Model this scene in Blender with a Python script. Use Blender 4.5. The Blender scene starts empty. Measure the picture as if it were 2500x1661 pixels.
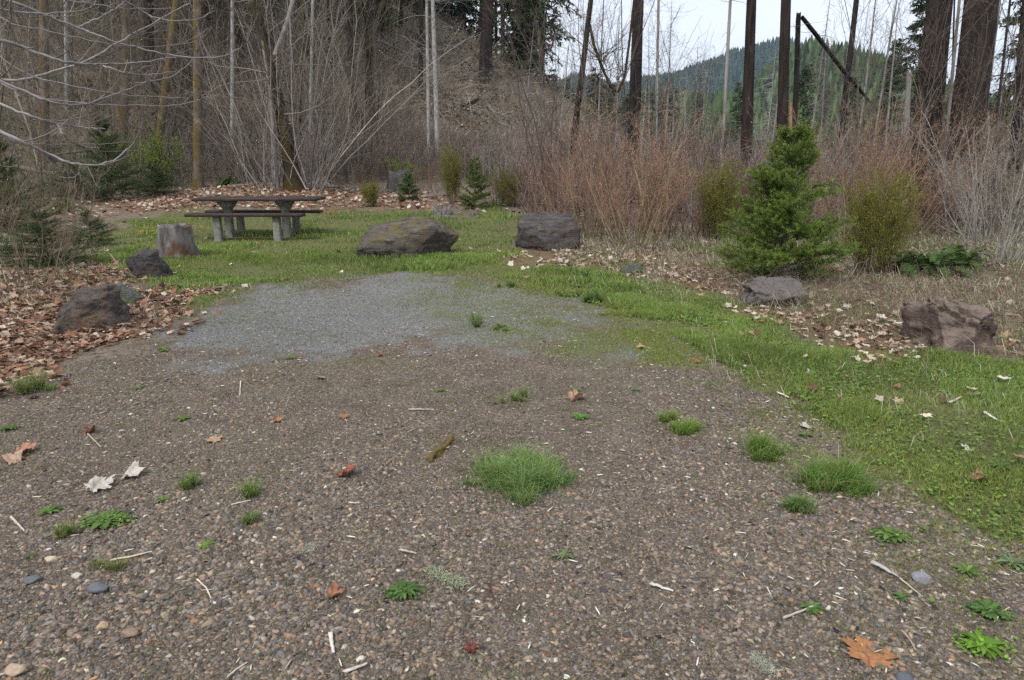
import bpy, math, random
import numpy as np
from math import radians as R_

# ---------------------------------------------------------------- camera, world, sun, exposure
sc = bpy.context.scene
COL = sc.collection
FOC = 1666.7                      # focal length in pixels of a 2500 px wide frame
CAMH = 1.5
PITCH = R_(14.5)
cam_d = bpy.data.cameras.new('camera'); cam = bpy.data.objects.new('camera', cam_d); COL.objects.link(cam)
cam_d.sensor_width = 36; cam_d.lens = 24; cam_d.clip_start = 0.05; cam_d.clip_end = 6000
cam.location = (0, 0, CAMH); cam.rotation_euler = (math.pi/2 - PITCH, 0, 0)
sc.camera = cam

SUN_EL, SUN_AZ = R_(52), R_(215)
world = bpy.data.worlds.new('World'); sc.world = world; world.use_nodes = True
nt = world.node_tree; nt.nodes.clear()
n_out = nt.nodes.new('ShaderNodeOutputWorld'); n_bg = nt.nodes.new('ShaderNodeBackground')
sky = nt.nodes.new('ShaderNodeTexSky'); sky.sky_type = 'NISHITA'; sky.sun_disc = False
sky.sun_elevation = SUN_EL; sky.sun_rotation = SUN_AZ; sky.air_density = 1; sky.dust_density = 2
tc = nt.nodes.new('ShaderNodeTexCoord'); mp = nt.nodes.new('ShaderNodeMapping'); mp.inputs['Scale'].default_value = (1, 1, 3.5)
nz = nt.nodes.new('ShaderNodeTexNoise'); nz.inputs['Scale'].default_value = 1.7; nz.inputs['Detail'].default_value = 7; nz.inputs['Roughness'].default_value = .5
rp = nt.nodes.new('ShaderNodeValToRGB')
rp.color_ramp.elements[0].position = .30; rp.color_ramp.elements[0].color = (5.3, 5.75, 6.5, 1)
rp.color_ramp.elements[1].position = .72; rp.color_ramp.elements[1].color = (6.7, 6.95, 7.3, 1)
mx = nt.nodes.new('ShaderNodeMix'); mx.data_type = 'RGBA'; mx.inputs[0].default_value = .9
L = nt.links.new
L(tc.outputs['Generated'], mp.inputs[0]); L(mp.outputs[0], nz.inputs['Vector']); L(nz.outputs[0], rp.inputs[0])
L(sky.outputs[0], mx.inputs[6]); L(rp.outputs[0], mx.inputs[7]); L(mx.outputs[2], n_bg.inputs[0]); L(n_bg.outputs[0], n_out.inputs[0])
n_bg.inputs[1].default_value = .1

sun_d = bpy.data.lights.new('sun', 'SUN'); sun = bpy.data.objects.new('sun', sun_d); COL.objects.link(sun)
sun_d.energy = 1.5; sun_d.angle = R_(10); sun_d.color = (1, .96, .9)
sun.rotation_euler = (math.pi/2 - SUN_EL, 0, math.pi - SUN_AZ); sun.location = (0, 0, 60)
sc.view_settings.view_transform = 'Standard'; sc.view_settings.look = 'None'
sc.view_settings.exposure = 0.90; sc.view_settings.gamma = 1
sc.cycles.max_bounces = 4; sc.cycles.diffuse_bounces = 1; sc.cycles.glossy_bounces = 2; sc.cycles.transmission_bounces = 2
sc.cycles.use_denoising = False
sc.cycles.volume_bounces = 0

rng = np.random.default_rng(7)
def U(a, b, n=None): return rng.uniform(a, b, n)

# ---------------------------------------------------------------- noise
def _h(ix, iy, iz, s):
    n = (ix*374761393 + iy*668265263 + iz*1274126177 + s*974634777) & 0xffffffff
    n = ((n ^ (n >> 13)) * 1274126177) & 0xffffffff
    n = (n ^ (n >> 16)) & 0xffffffff
    return n.astype(np.float64)/4294967295.0
def vn(x, y, z=None, s=0):
    x = np.asarray(x, float); y = np.asarray(y, float); z = np.zeros_like(x) if z is None else np.asarray(z, float)
    x0 = np.floor(x).astype(np.int64); y0 = np.floor(y).astype(np.int64); z0 = np.floor(z).astype(np.int64)
    fx = x-x0; fy = y-y0; fz = z-z0
    fx = fx*fx*(3-2*fx); fy = fy*fy*(3-2*fy); fz = fz*fz*(3-2*fz)
    r = 0
    for a in (0, 1):
        for b in (0, 1):
            for c in (0, 1):
                r = r + _h(x0+a, y0+b, z0+c, s)*(fx if a else 1-fx)*(fy if b else 1-fy)*(fz if c else 1-fz)
    return r*2-1
def fbm(x, y, z=None, s=0, o=4):
    r = 0; a = .5; f = 1.0
    for i in range(o):
        r = r + a*vn(np.asarray(x)*f, np.asarray(y)*f, None if z is None else np.asarray(z)*f, s+i*17); a *= .5; f *= 2.03
    return r
def sst(a, b, x):
    t = np.clip((x-a)/(b-a), 0, 1); return t*t*(3-2*t)

# ---------------------------------------------------------------- terrain and pixel <-> place helpers (used to measure positions)
CT, ST = math.cos(PITCH), math.sin(PITCH)
def ray(u, v):
    x = (u-1250)/FOC; yc = (830.5-v)/FOC
    return np.array([x, CT+yc*ST, -ST+yc*CT])
def hill_z(x, y):
    toe = (x-12)*(-.63)+(y-50)*.777
    front = .8*np.where(toe > 3, toe, (np.clip(toe, -3, 3)+3)**2/12)
    toec = (x-12)*(-.63)+(52-50)*.777
    crest = .8*np.maximum(toec, 0)
    back = crest-.45*(y-53)
    k = np.minimum(front, np.where(y > 50, back, 1e3))
    return np.clip(k, 0, 46)
def terrain(x, y, detail=True):
    x = np.asarray(x, float); y = np.asarray(y, float)
    z = .055*np.clip(y-15, 0, 22)*sst(6, -3, x) + .02*np.clip(y-12, 0, 20)*sst(-3, 6, x)
    z = z*sst(95, 60, y)
    z = z+hill_z(x, y)
    r = np.hypot(x, y)
    amp = sst(4, 12, r)
    z = z+.05*fbm(x*.35, y*.35, s=3)*amp + .16*fbm(x*.12, y*.12, s=5)*sst(14, 30, r)*2
    if detail:
        z = z+.012*fbm(x*1.9, y*1.9, s=9)*sst(40, 10, r)+.35*fbm(x*.5, y*.5, s=8, o=3)*sst(1, 5, hill_z(x, y))
    return z
def tz(x, y): return float(terrain(np.array([x]), np.array([y]))[0])
def G(u, v, z0=0.0):
    """place on the ground seen at pixel (u, v) of the photograph"""
    d = ray(u, v); ts = .6*1.018**np.arange(370)
    for _ in range(3):
        q = np.array([0, 0, CAMH])[None]+d[None]*ts[:, None]
        below = np.nonzero(q[:, 2] <= terrain(q[:, 0], q[:, 1]))[0]
        if len(below) == 0: ts = np.array([60.]); break
        k = max(below[0], 1); ts = np.linspace(ts[k-1], ts[k], 12)
    t = ts[-1] if len(ts) == 1 else ts[6]
    q = np.array([0, 0, CAMH])+d*t
    return np.array([q[0], q[1], tz(q[0], q[1])])
def A(u, v, Y):
    d = ray(u, v); q = np.array([0, 0, CAMH])+d*(Y/d[1]); return q
def proj(x, y, z):
    zc = y*CT-(z-CAMH)*ST; yc = y*ST+(z-CAMH)*CT
    zc = np.where(zc < .05, .05, zc)
    return 1250+FOC*x/zc, 830.5-FOC*yc/zc, zc

# flat-ground polygons from pixel outlines
def GF(u, v):
    d = ray(u, v); t = CAMH/-d[2]; return (d[0]*t, d[1]*t)
def poly(pix, extra=()):
    return np.array([GF(*p) for p in pix]+list(extra))
def sdf(P, x, y):
    """signed distance to polygon P (negative inside)"""
    x = np.asarray(x, float); y = np.asarray(y, float)
    d = np.full(x.shape, 1e9); ins = np.zeros(x.shape, bool)
    n = len(P)
    for i in range(n):
        ax, ay = P[i]; bx, by = P[(i+1) % n]
        ex, ey = bx-ax, by-ay
        t = np.clip(((x-ax)*ex+(y-ay)*ey)/(ex*ex+ey*ey+1e-12), 0, 1)
        d = np.minimum(d, np.hypot(x-ax-ex*t, y-ay-ey*t))
        c = ((ay > y) != (by > y)) & (x < (bx-ax)*(y-ay)/(by-ay+1e-12)+ax)
        ins ^= c
    return np.where(ins, -d, d)
P_GRAV = poly([(-300, 1120), (0, 965), (130, 900), (300, 838), (450, 775), (520, 728), (620, 698), (800, 678), (1000, 668), (1180, 678), (1330, 715),
               (1480, 760), (1640, 800), (1760, 870), (1900, 965), (2010, 1050), (2130, 1120), (2270, 1215), (2400, 1300), (2560, 1400), (2900, 1620)],
              [(3.2, .6), (3.6, -6), (-5, -6), (-4.6, 1.0)])
P_LAWN = poly([(250, 640), (380, 690), (430, 730), (470, 760), (520, 735), (620, 698), (800, 678), (1000, 668), (1180, 678), (1330, 715), (1480, 760), (1640, 800), (1760, 870),
               (1900, 965), (2130, 1120), (2400, 1300), (2560, 1400), (2900, 1620)], [(6, .5), (9, 4)]) 
P_LAWN = np.vstack([P_LAWN, poly([(2560, 1000), (2480, 900), (2250, 880), (2100, 870), (1960, 830), (1850, 770), (1740, 720), (1650, 700), (1520, 680), (1400, 650), (1290, 640), (1240, 600), (1270, 540),
               (1200, 522), (1100, 540), (900, 532), (800, 530), (760, 535), (600, 540), (500, 535), (400, 542), (330, 552), (270, 580)])])
P_SPARSE = poly([(1100, 690), (1330, 680), (1480, 735), (1640, 800), (1760, 870), (1880, 940), (1800, 930), (1600, 900), (1450, 880), (1300, 870), (1150, 850), (1060, 800), (1000, 760), (1020, 725)])
P_LEFT = poly([(-400, 640), (100, 640), (230, 650), (330, 690), (420, 720), (530, 715), (470, 765), (420, 790), (300, 838), (160, 890), (130, 960), (60, 980), (-60, 985), (-300, 1120), (-1100, 1250)], [])
P_FAR = np.array([G(u, v)[:2] for u, v in [(240, 528), (420, 512), (620, 508), (760, 515), (900, 508), (1050, 508), (1140, 512), (1120, 500), (1000, 478), (930, 462), (760, 455), (600, 452), (480, 462), (250, 490)]])
P_MID = poly([(1250, 625), (1330, 650), (1450, 655), (1560, 680), (1760, 690), (1740, 660), (1560, 610), (1420, 600), (1250, 600)])
P_RIGHT = poly([(1740, 700), (1850, 770), (1960, 830), (2100, 880), (2250, 870), (2300, 840), (2200, 800), (2000, 770), (1850, 740)])
P_DRY = poly([(1640, 690), (1800, 700), (2050, 690), (2560, 700), (2700, 900), (2480, 890), (2250, 870), (2100, 860), (1960, 820), (1850, 760)])
P_GREY = poly([(430, 860), (450, 790), (530, 735), (700, 700), (1000, 680), (1200, 700), (1330, 730), (1450, 790), (1500, 850), (1300, 860), (1000, 850), (800, 870), (600, 880)])

def masks(x, y):
    """cover fractions at places: gravel, grass, litter, dry brush floor, grey fine gravel"""
    w = fbm(x*1.3, y*1.3, s=21)*.8+fbm(x*5, y*5, s=22)*.6; w2 = fbm(x*.6+4, y*.6, s=25); w3 = fbm(x*3.1, y*3.1, s=31)
    r = np.hypot(x, y); k = np.clip(r*.09, .2, 1.6)
    g = sst(.32, -.32, (sdf(P_GRAV, x, y)+w*np.where(x > 0, 1.25, .9)*k)/k)
    lawn = sst(.25, -.25, (sdf(P_LAWN, x, y)-.22+w*.7*k)/k)*(1-g)
    sp = sst(.3, -.6, (sdf(P_SPARSE, x, y)+w*k)/k)
    spn = sst(-.05, .30, w3*.6+w2*.5)*sp
    lit = np.maximum.reduce([sst(.3, -.3, (sdf(P, x, y)+w*1.1*k)/k) for P in (P_LEFT, P_MID, P_RIGHT)])
    far = sst(.8, -.8, sdf(P_FAR, x, y)+w*2)
    lit = np.clip(np.maximum(lit, far), 0, 1)
    dry = sst(.3, -.3, (sdf(P_DRY, x, y)+w*k)/k)
    grey = sst(.45, -.55, (sdf(P_GREY, x, y)+w*2.0*k+w3*.5*k)/k)
    return g, lawn, sp, spn, lit, dry, grey

# ---------------------------------------------------------------- mesh building
class MB:
    def __init__(s): s.v = []; s.f = []; s.c = []; s.n = 0
    def add(s, v, f, c=(.5, .5, .5)):
        v = np.asarray(v, float).reshape(-1, 3); f = np.asarray(f, np.int64)
        c = np.asarray(c, float)
        if c.ndim == 1: c = np.tile(c[None, :3], (len(v), 1))
        s.v.append(v); s.f.append(f+s.n); s.c.append(c[:, :3]); s.n += len(v)
    def build(s, name, mat, parent=None, smooth=False, loc=None, hide=False):
        me = bpy.data.meshes.new(name)
        v = np.concatenate(s.v); c = np.concatenate(s.c)
        if loc is not None: v = v-np.asarray(loc, float)
        if parent is not None and loc is None: v = v-np.array(parent.location)
        lt = np.concatenate([np.full(len(f), f.shape[1], np.int32) for f in s.f])
        li = np.concatenate([f.ravel() for f in s.f]).astype(np.int32)
        ls = np.concatenate([[0], np.cumsum(lt)[:-1]]).astype(np.int32)
        me.vertices.add(len(v)); me.vertices.foreach_set('co', v.astype(np.float32).ravel())
        me.loops.add(len(li)); me.loops.foreach_set('vertex_index', li)
        me.polygons.add(len(lt)); me.polygons.foreach_set('loop_start', ls); me.polygons.foreach_set('loop_total', lt)
        if smooth: me.polygons.foreach_set('use_smooth', np.ones(len(lt), bool))
        me.update(calc_edges=True)
        a = me.color_attributes.new('Col', 'FLOAT_COLOR', 'POINT')
        a.data.foreach_set('color', np.concatenate([c, np.ones((len(c), 1))], 1).astype(np.float32).ravel())
        if mat: me.materials.append(mat)
        o = bpy.data.objects.new(name, me)
        if loc is not None and parent is None: o.location = loc
        COL.objects.link(o)
        if parent is not None: o.parent = parent
        return o
def tag(o, label=None, cat=None, group=None, kind=None):
    if label: o['label'] = label
    if cat: o['category'] = cat
    if group: o['group'] = group
    if kind: o['kind'] = kind
    return o
def empty(name, loc, label, cat, group=None):
    o = bpy.data.objects.new(name, None); COL.objects.link(o); o.location = loc
    return tag(o, label, cat, group)
def dup(o, loc, rz=0, s=1.0, label=None, group=None, cat=None, tilt=(0, 0)):
    c = o.copy(); COL.objects.link(c); c.location = loc; c.rotation_euler = (tilt[0], tilt[1], rz)
    c.scale = (s, s, s) if np.isscalar(s) else s
    for ch in o.children:
        k = ch.copy(); COL.objects.link(k); k.parent = c
        for g in ch.children:
            q = g.copy(); COL.objects.link(q); q.parent = k
    return tag(c, label, cat, group)

def nrm(a): return a/(np.linalg.norm(a, axis=-1, keepdims=True)+1e-12)
def tubes(P, Rr, S=3):
    P = np.asarray(P, float); Rr = np.asarray(Rr, float); N, K, _ = P.shape
    T = nrm(np.gradient(P, axis=1)); m = nrm(T.mean(1))
    ref = np.where(np.abs(m[:, 2:3]) > .8, np.array([[1., .1, 0]]), np.array([[0, 0.05, 1.]]))[:, None, :]
    a = nrm(np.cross(T, ref)); b = np.cross(T, a)
    th = np.arange(S)*2*math.pi/S
    V = P[:, :, None, :]+Rr[:, :, None, None]*(np.cos(th)[None, None, :, None]*a[:, :, None, :]+np.sin(th)[None, None, :, None]*b[:, :, None, :])
    i = np.arange(K-1)[:, None]*S; j = np.arange(S)[None, :]; j2 = (j+1) % S
    q = np.stack([i+j, i+j2, i+S+j2, i+S+j], -1).reshape(-1, 4)
    F = (q[None]+(np.arange(N)*K*S)[:, None, None]).reshape(-1, 4)
    return V.reshape(-1, 3), F
def rand_perp(d):
    r = nrm(rng.normal(size=d.shape)); return nrm(np.cross(d, r))
def grow(p0, d0, ln, K=6, wig=.12, up=0.0, droop=0.0):
    N = len(p0); P = np.zeros((N, K, 3)); P[:, 0] = p0; d = nrm(np.asarray(d0, float)); ln = np.broadcast_to(ln, (N,))
    for k in range(1, K):
        P[:, k] = P[:, k-1]+d*(ln/(K-1))[:, None]
        d = d+rng.normal(size=(N, 3))*wig; d[:, 2] += up-droop*k/K
        d = nrm(d)
    return P
def kids(P, Rr, n, tmin=.2, tmax=.97, ang=(.4, .9), lr=.5, rr=.55, base_len=None):
    """child starts on parents: positions, directions, lengths, radii"""
    N, K, _ = P.shape
    idx = np.repeat(np.arange(N), n); t = U(tmin, tmax, len(idx))*(K-1)
    k = np.minimum(t.astype(int), K-2); f = (t-k)[:, None]
    p = P[idx, k]*(1-f)+P[idx, k+1]*f; d = nrm(P[idx, k+1]-P[idx, k])
    rad = Rr[idx, k]*(1-f[:, 0])+Rr[idx, k+1]*f[:, 0]
    L_ = np.linalg.norm(np.diff(P, axis=1), axis=2).sum(1)[idx]
    a = U(ang[0], ang[1], len(idx))[:, None]
    nd = d*np.cos(a)+rand_perp(d)*np.sin(a)
    tt = t/(K-1)
    return p, nd, L_*lr*(1.15-.75*tt)*U(.6, 1.25, len(idx)), rad*rr
def taper(r0, K, end=.15, pw=1.0):
    t = np.linspace(0, 1, K)[None]; r0 = np.broadcast_to(np.asarray(r0, float).reshape(-1, 1), (np.size(r0), 1))
    return r0*(1-(1-end)*t**pw)
def vary(c, n, s=.15, per=1):
    c = np.asarray(c, float); k = 1+rng.normal(size=(n, 1))*s; h = 1+rng.normal(size=(n, 3))*s*.12
    return np.repeat(np.clip(c[None]*k*h, .004, .95), per, 0)
def inst(tv, tf, pos, rot, scl, col):
    """many rotated copies of a template into one array set"""
    N = len(pos); n = len(tv)
    V = np.einsum('nij,kj->nki', rot, tv)*np.asarray(scl).reshape(N, 1, -1)+pos[:, None, :]
    F = (tf[None]+(np.arange(N)*n)[:, None, None]).reshape(-1, tf.shape[1])
    return V.reshape(-1, 3), F, np.repeat(col, n, 0)
def rotz(a):
    c, s = np.cos(a), np.sin(a); z = np.zeros_like(a); o = np.ones_like(a)
    return np.stack([np.stack([c, -s, z], -1), np.stack([s, c, z], -1), np.stack([z, z, o], -1)], -2)
def rotx(a):
    c, s = np.cos(a), np.sin(a); z = np.zeros_like(a); o = np.ones_like(a)
    return np.stack([np.stack([o, z, z], -1), np.stack([z, c, -s], -1), np.stack([z, s, c], -1)], -2)
def rnd_rot(n, tilt=.4):
    return rotz(U(0, 6.283, n)) @ rotx(rng.normal(size=n)*tilt) @ rotz(U(0, 6.283, n))

# ---------------------------------------------------------------- materials
def new_mat(name, rough=.85, spec=.3):
    m = bpy.data.materials.new(name); m.use_nodes = True
    b = m.node_tree.nodes['Principled BSDF']; b.inputs['Roughness'].default_value = rough
    b.inputs['Specular IOR Level'].default_value = spec
    return m, m.node_tree, b
def nd(t, ty, **k):
    n = t.nodes.new(ty)
    for a, v in k.items():
        if a.startswith('i_'): n.inputs[a[2:].replace('_', ' ')].default_value = v
        else: setattr(n, a, v)
    return n
def ramp(t, fac, stops):
    r = t.nodes.new('ShaderNodeValToRGB'); e = r.color_ramp.elements
    while len(e) < len(stops): e.new(.5)
    for x, (p, c) in zip(e, stops): x.position = p; x.color = (*c, 1) if len(c) == 3 else c
    t.links.new(fac, r.inputs[0]); return r
def mixc(t, fac, a, b, mode='MIX'):
    m = t.nodes.new('ShaderNodeMix'); m.data_type = 'RGBA'; m.blend_type = mode
    for s, v in ((0, fac), (6, a), (7, b)):
        if hasattr(v, 'is_output'): t.links.new(v, m.inputs[s])
        elif s == 0: m.inputs[0].default_value = v
        else: m.inputs[s].default_value = (*v, 1)
    return m.outputs[2]
def attr_mat(name, rough=.85, scale=40, amt=.35, bump=0, trans=0, spec=.25, bdist=.01):
    m, t, b = new_mat(name, rough, spec)
    at = nd(t, 'ShaderNodeAttribute', attribute_name='Col'); g = nd(t, 'ShaderNodeNewGeometry')
    n = nd(t, 'ShaderNodeTexNoise', i_Scale=scale, i_Detail=5)
    t.links.new(g.outputs['Position'], n.inputs['Vector'])
    r = ramp(t, n.outputs[0], [(.25, (1-amt,)*3), (.75, (1+amt,)*3)])
    c = mixc(t, 1.0, at.outputs['Color'], r.outputs[0], 'MULTIPLY')
    t.links.new(c, b.inputs['Base Color'])
    if bump:
        bp = nd(t, 'ShaderNodeBump', i_Strength=bump, i_Distance=bdist); t.links.new(n.outputs[0], bp.inputs['Height']); t.links.new(bp.outputs[0], b.inputs['Normal'])
    if trans:
        tr = nd(t, 'ShaderNodeBsdfTranslucent'); ms = nd(t, 'ShaderNodeMixShader'); ms.inputs[0].default_value = trans
        t.links.new(c, tr.inputs[0]); t.links.new(b.outputs[0], ms.inputs[1]); t.links.new(tr.outputs[0], ms.inputs[2])
        t.links.new(ms.outputs[0], t.nodes['Material Output'].inputs[0])
    return m
M_LEAFY = attr_mat('foliage', .7, 30, .15, trans=.3)
M_NEEDLE = attr_mat('needles', .75, 12, .25, trans=.15)
M_DEAD = attr_mat('dead_leaf', .85, 60, .3, bump=.3, trans=.12, bdist=.003)
M_TWIG = attr_mat('twig', .85, 25, .3)
M_STONE = attr_mat('pebble', .8, 140, .28, bump=.35, bdist=.002, spec=.35)
M_PLAIN = attr_mat('mixed_debris', .85, 50, .25)
# ---------------------------------------------------------------- ground
def ground_material():
    m, t, b = new_mat('ground_cover', .92, .2); Lk = t.links.new
    g = nd(t, 'ShaderNodeNewGeometry'); pos = g.outputs['Position']
    a1 = nd(t, 'ShaderNodeAttribute', attribute_name='Col'); s1 = nd(t, 'ShaderNodeSeparateColor'); Lk(a1.outputs['Color'], s1.inputs[0])
    a2 = nd(t, 'ShaderNodeAttribute', attribute_name='Cover'); s2 = nd(t, 'ShaderNodeSeparateColor'); Lk(a2.outputs['Color'], s2.inputs[0])
    def noise(sc_, det=5, ro=.6):
        n = nd(t, 'ShaderNodeTexNoise', i_Scale=sc_, i_Detail=det, i_Roughness=ro); Lk(pos, n.inputs['Vector']); return n.outputs[0]
    def vor(sc_):
        v = nd(t, 'ShaderNodeTexVoronoi', i_Scale=sc_, i_Randomness=1.0); Lk(pos, v.inputs['Vector']); return v
    v1, v2 = vor(85), vor(210)
    sx = nd(t, 'ShaderNodeSeparateColor'); Lk(v1.outputs['Color'], sx.inputs[0])
    pal = ramp(t, sx.outputs[0], [(0, (.06, .048, .039)), (.2, (.105, .083, .065)), (.42, (.145, .117, .093)), (.6, (.115, .105, .10)), (.75, (.18, .138, .097)), (.88, (.23, .19, .15)), (.97, (.36, .32, .27))])
    sx2 = nd(t, 'ShaderNodeSeparateColor'); Lk(v2.outputs['Color'], sx2.inputs[0])
    pal2 = ramp(t, sx2.outputs[0], [(0, (.075, .06, .047)), (.5, (.135, .108, .085)), (.9, (.20, .168, .13)), (1, (.36, .32, .27))])
    grav = mixc(t, ramp(t, noise(14), [(.42, (0, 0, 0)), (.58, (1, 1, 1))]).outputs[0], pal.outputs[0], pal2.outputs[0])
    soil = ramp(t, noise(4, 6), [(.3, (.74, .70, .66)), (.7, (1.28, 1.26, 1.24))])
    grav = mixc(t, 1.0, grav, soil.outputs[0], 'MULTIPLY')
    gp = ramp(t, sx.outputs[1], [(0, (.08, .075, .069)), (.5, (.16, .151, .140)), (.85, (.25, .237, .22)), (1, (.55, .54, .53))])
    gp2 = mixc(t, .5, gp.outputs[0], ramp(t, sx2.outputs[1], [(0, (.085, .085, .085)), (.8, (.20, .198, .197)), (1, (.55, .55, .55))]).outputs[0])
    grav = mixc(t, s2.outputs[0], grav, gp2)
    mossn = mixc(t, 1., ramp(t, noise(1.1, 3), [(.50, (0, 0, 0)), (.64, (1, 1, 1))]).outputs[0], ramp(t, noise(22, 6, .7), [(.48, (0, 0, 0)), (.58, (.75,)*3)]).outputs[0], 'MULTIPLY')
    grav = mixc(t, mossn, grav, (.11, .125, .04))
    grass = ramp(t, noise(26, 6, .7), [(.28, (.075, .06, .035)), (.5, (.115, .13, .04)), (.72, (.19, .185, .075))])
    lit = ramp(t, noise(38, 6, .75), [(.3, (.06, .038, .024)), (.48, (.17, .105, .066)), (.62, (.27, .18, .12)), (.78, (.42, .31, .22))])
    floor = ramp(t, noise(9, 8, .75), [(.30, (.035, .027, .02)), (.44, (.11, .083, .06)), (.54, (.27, .22, .17)), (.62, (.10, .085, .05)), (.70, (.14, .15, .055)), (.8, (.36, .32, .27))])
    base = mixc(t, s1.outputs[0], floor.outputs[0], grav)
    base = mixc(t, s1.outputs[1], base, grass.outputs[0])
    base = mixc(t, s1.outputs[2], base, lit.outputs[0])
    Lk(base, b.inputs['Base Color'])
    bp = nd(t, 'ShaderNodeBump', i_Strength=.8, i_Distance=.012); Lk(v1.outputs['Distance'], bp.inputs['Height']); bp.invert = True
    bp2 = nd(t, 'ShaderNodeBump', i_Strength=.6, i_Distance=.02); Lk(noise(30, 6, .8), bp2.inputs['Height']); Lk(bp.outputs[0], bp2.inputs['Normal'])
    Lk(bp2.outputs[0], b.inputs['Normal'])
    return m
def build_ground():
    NA = 900
    rr = [0.4]
    while rr[-1] < 130: rr.append(rr[-1]*1.0155+.004)
    while rr[-1] < 2700: rr.append(rr[-1]*1.08)
    rr = np.array(rr); th = np.linspace(0, 2*math.pi, NA, endpoint=False)
    # angular resolution is finer towards the clearing
    th = th-.55*np.sin(th)  # denser around 0 -> map 0 to +Y
    X = rr[:, None]*np.sin(th)[None]; Y = rr[:, None]*np.cos(th)[None]
    Z = terrain(X, Y)
    far = sst(130, 500, np.hypot(X, Y)); Z = Z*(1-far)-far*2
    V = np.stack([X, Y, Z], -1).reshape(-1, 3)
    V = np.vstack([V, [[0, 0, 0]]])
    nr = len(rr)
    i = np.arange(nr-1)[:, None]*NA; j = np.arange(NA)[None]; j2 = (j+1) % NA
    Q = np.stack([i+j, i+NA+j, i+NA+j2, i+j2], -1).reshape(-1, 4)
    T = np.stack([np.full(NA, len(V)-1), np.arange(NA), (np.arange(NA)+1) % NA], -1)
    g, lawn, sp, spn, lit, dry, grey = masks(V[:, 0], V[:, 1])
    gr = np.clip(lawn*.85+spn*.45*g+.2*sp*g, 0, 1)
    m = MB(); m.add(V, Q, np.stack([g, gr*(1-lit*.7), np.clip(lit*(1-g*.7)+.35*dry*(1-lawn), 0, 1)], -1)); m.f.append(T); 
    o = m.build('ground', ground_material(), smooth=True)
    a = o.data.color_attributes.new('Cover', 'FLOAT_COLOR', 'POINT')
    c = np.stack([grey, dry, sp, np.ones_like(g)], -1)
    a.data.foreach_set('color', c.astype(np.float32).ravel())
    tag(o, kind='structure')
build_ground()

def frustum(n, y0, y1, marg=1.25, side=0.0):
    """random places in the wedge in front of the camera, uniform per ground area"""
    y = np.sqrt(U(y0*y0, y1*y1, n)); x = U(-1, 1, n)*y*.80*marg
    return x, y

# ---------------------------------------------------------------- gravel
def stone_templates(k=8):
    out = []
    for _ in range(k):
        n = 5
        a = np.arange(n)*2*math.pi/n+U(-.45, .45, n); r = U(.6, 1.15, n); rt = r*U(.35, .8, n)
        el = U(.65, 1.0)
        bot = np.stack([np.cos(a)*r, np.sin(a)*r*el, U(-.25, -.1, n)], -1)
        mid = np.stack([np.cos(a)*r*1.0, np.sin(a)*r*el*1.0, U(.05, .3, n)], -1)
        top = np.stack([np.cos(a+.2)*rt, np.sin(a+.2)*rt*el, U(.45, .75, n)], -1)
        V = np.vstack([bot, mid, top]); j = np.arange(n); j2 = (j+1) % n
        F = []
        for o_ in (0, n):
            F += [[o_+x, o_+y, o_+n+y] for x, y in zip(j, j2)]+[[o_+x, o_+n+y, o_+n+x] for x, y in zip(j, j2)]
        F += [[2*n, 2*n+q, 2*n+q+1] for q in range(1, n-1)]
        out.append((V, np.array(F)))
    return out
ST = ST  # keep pitch sine
STONES = stone_templates()
PAL = np.array([(.118, .105, .095), (.095, .094, .096), (.145, .118, .092), (.18, .148, .115), (.10, .085, .07), (.155, .15, .14), (.26, .23, .19), (.24, .155, .095), (.42, .39, .35), (.20, .12, .085), (.07, .07, .075)])
PW = np.array([.2, .12, .27, .10, .16, .08, .028, .014, .010, .02, .04]); PW /= PW.sum()
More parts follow.
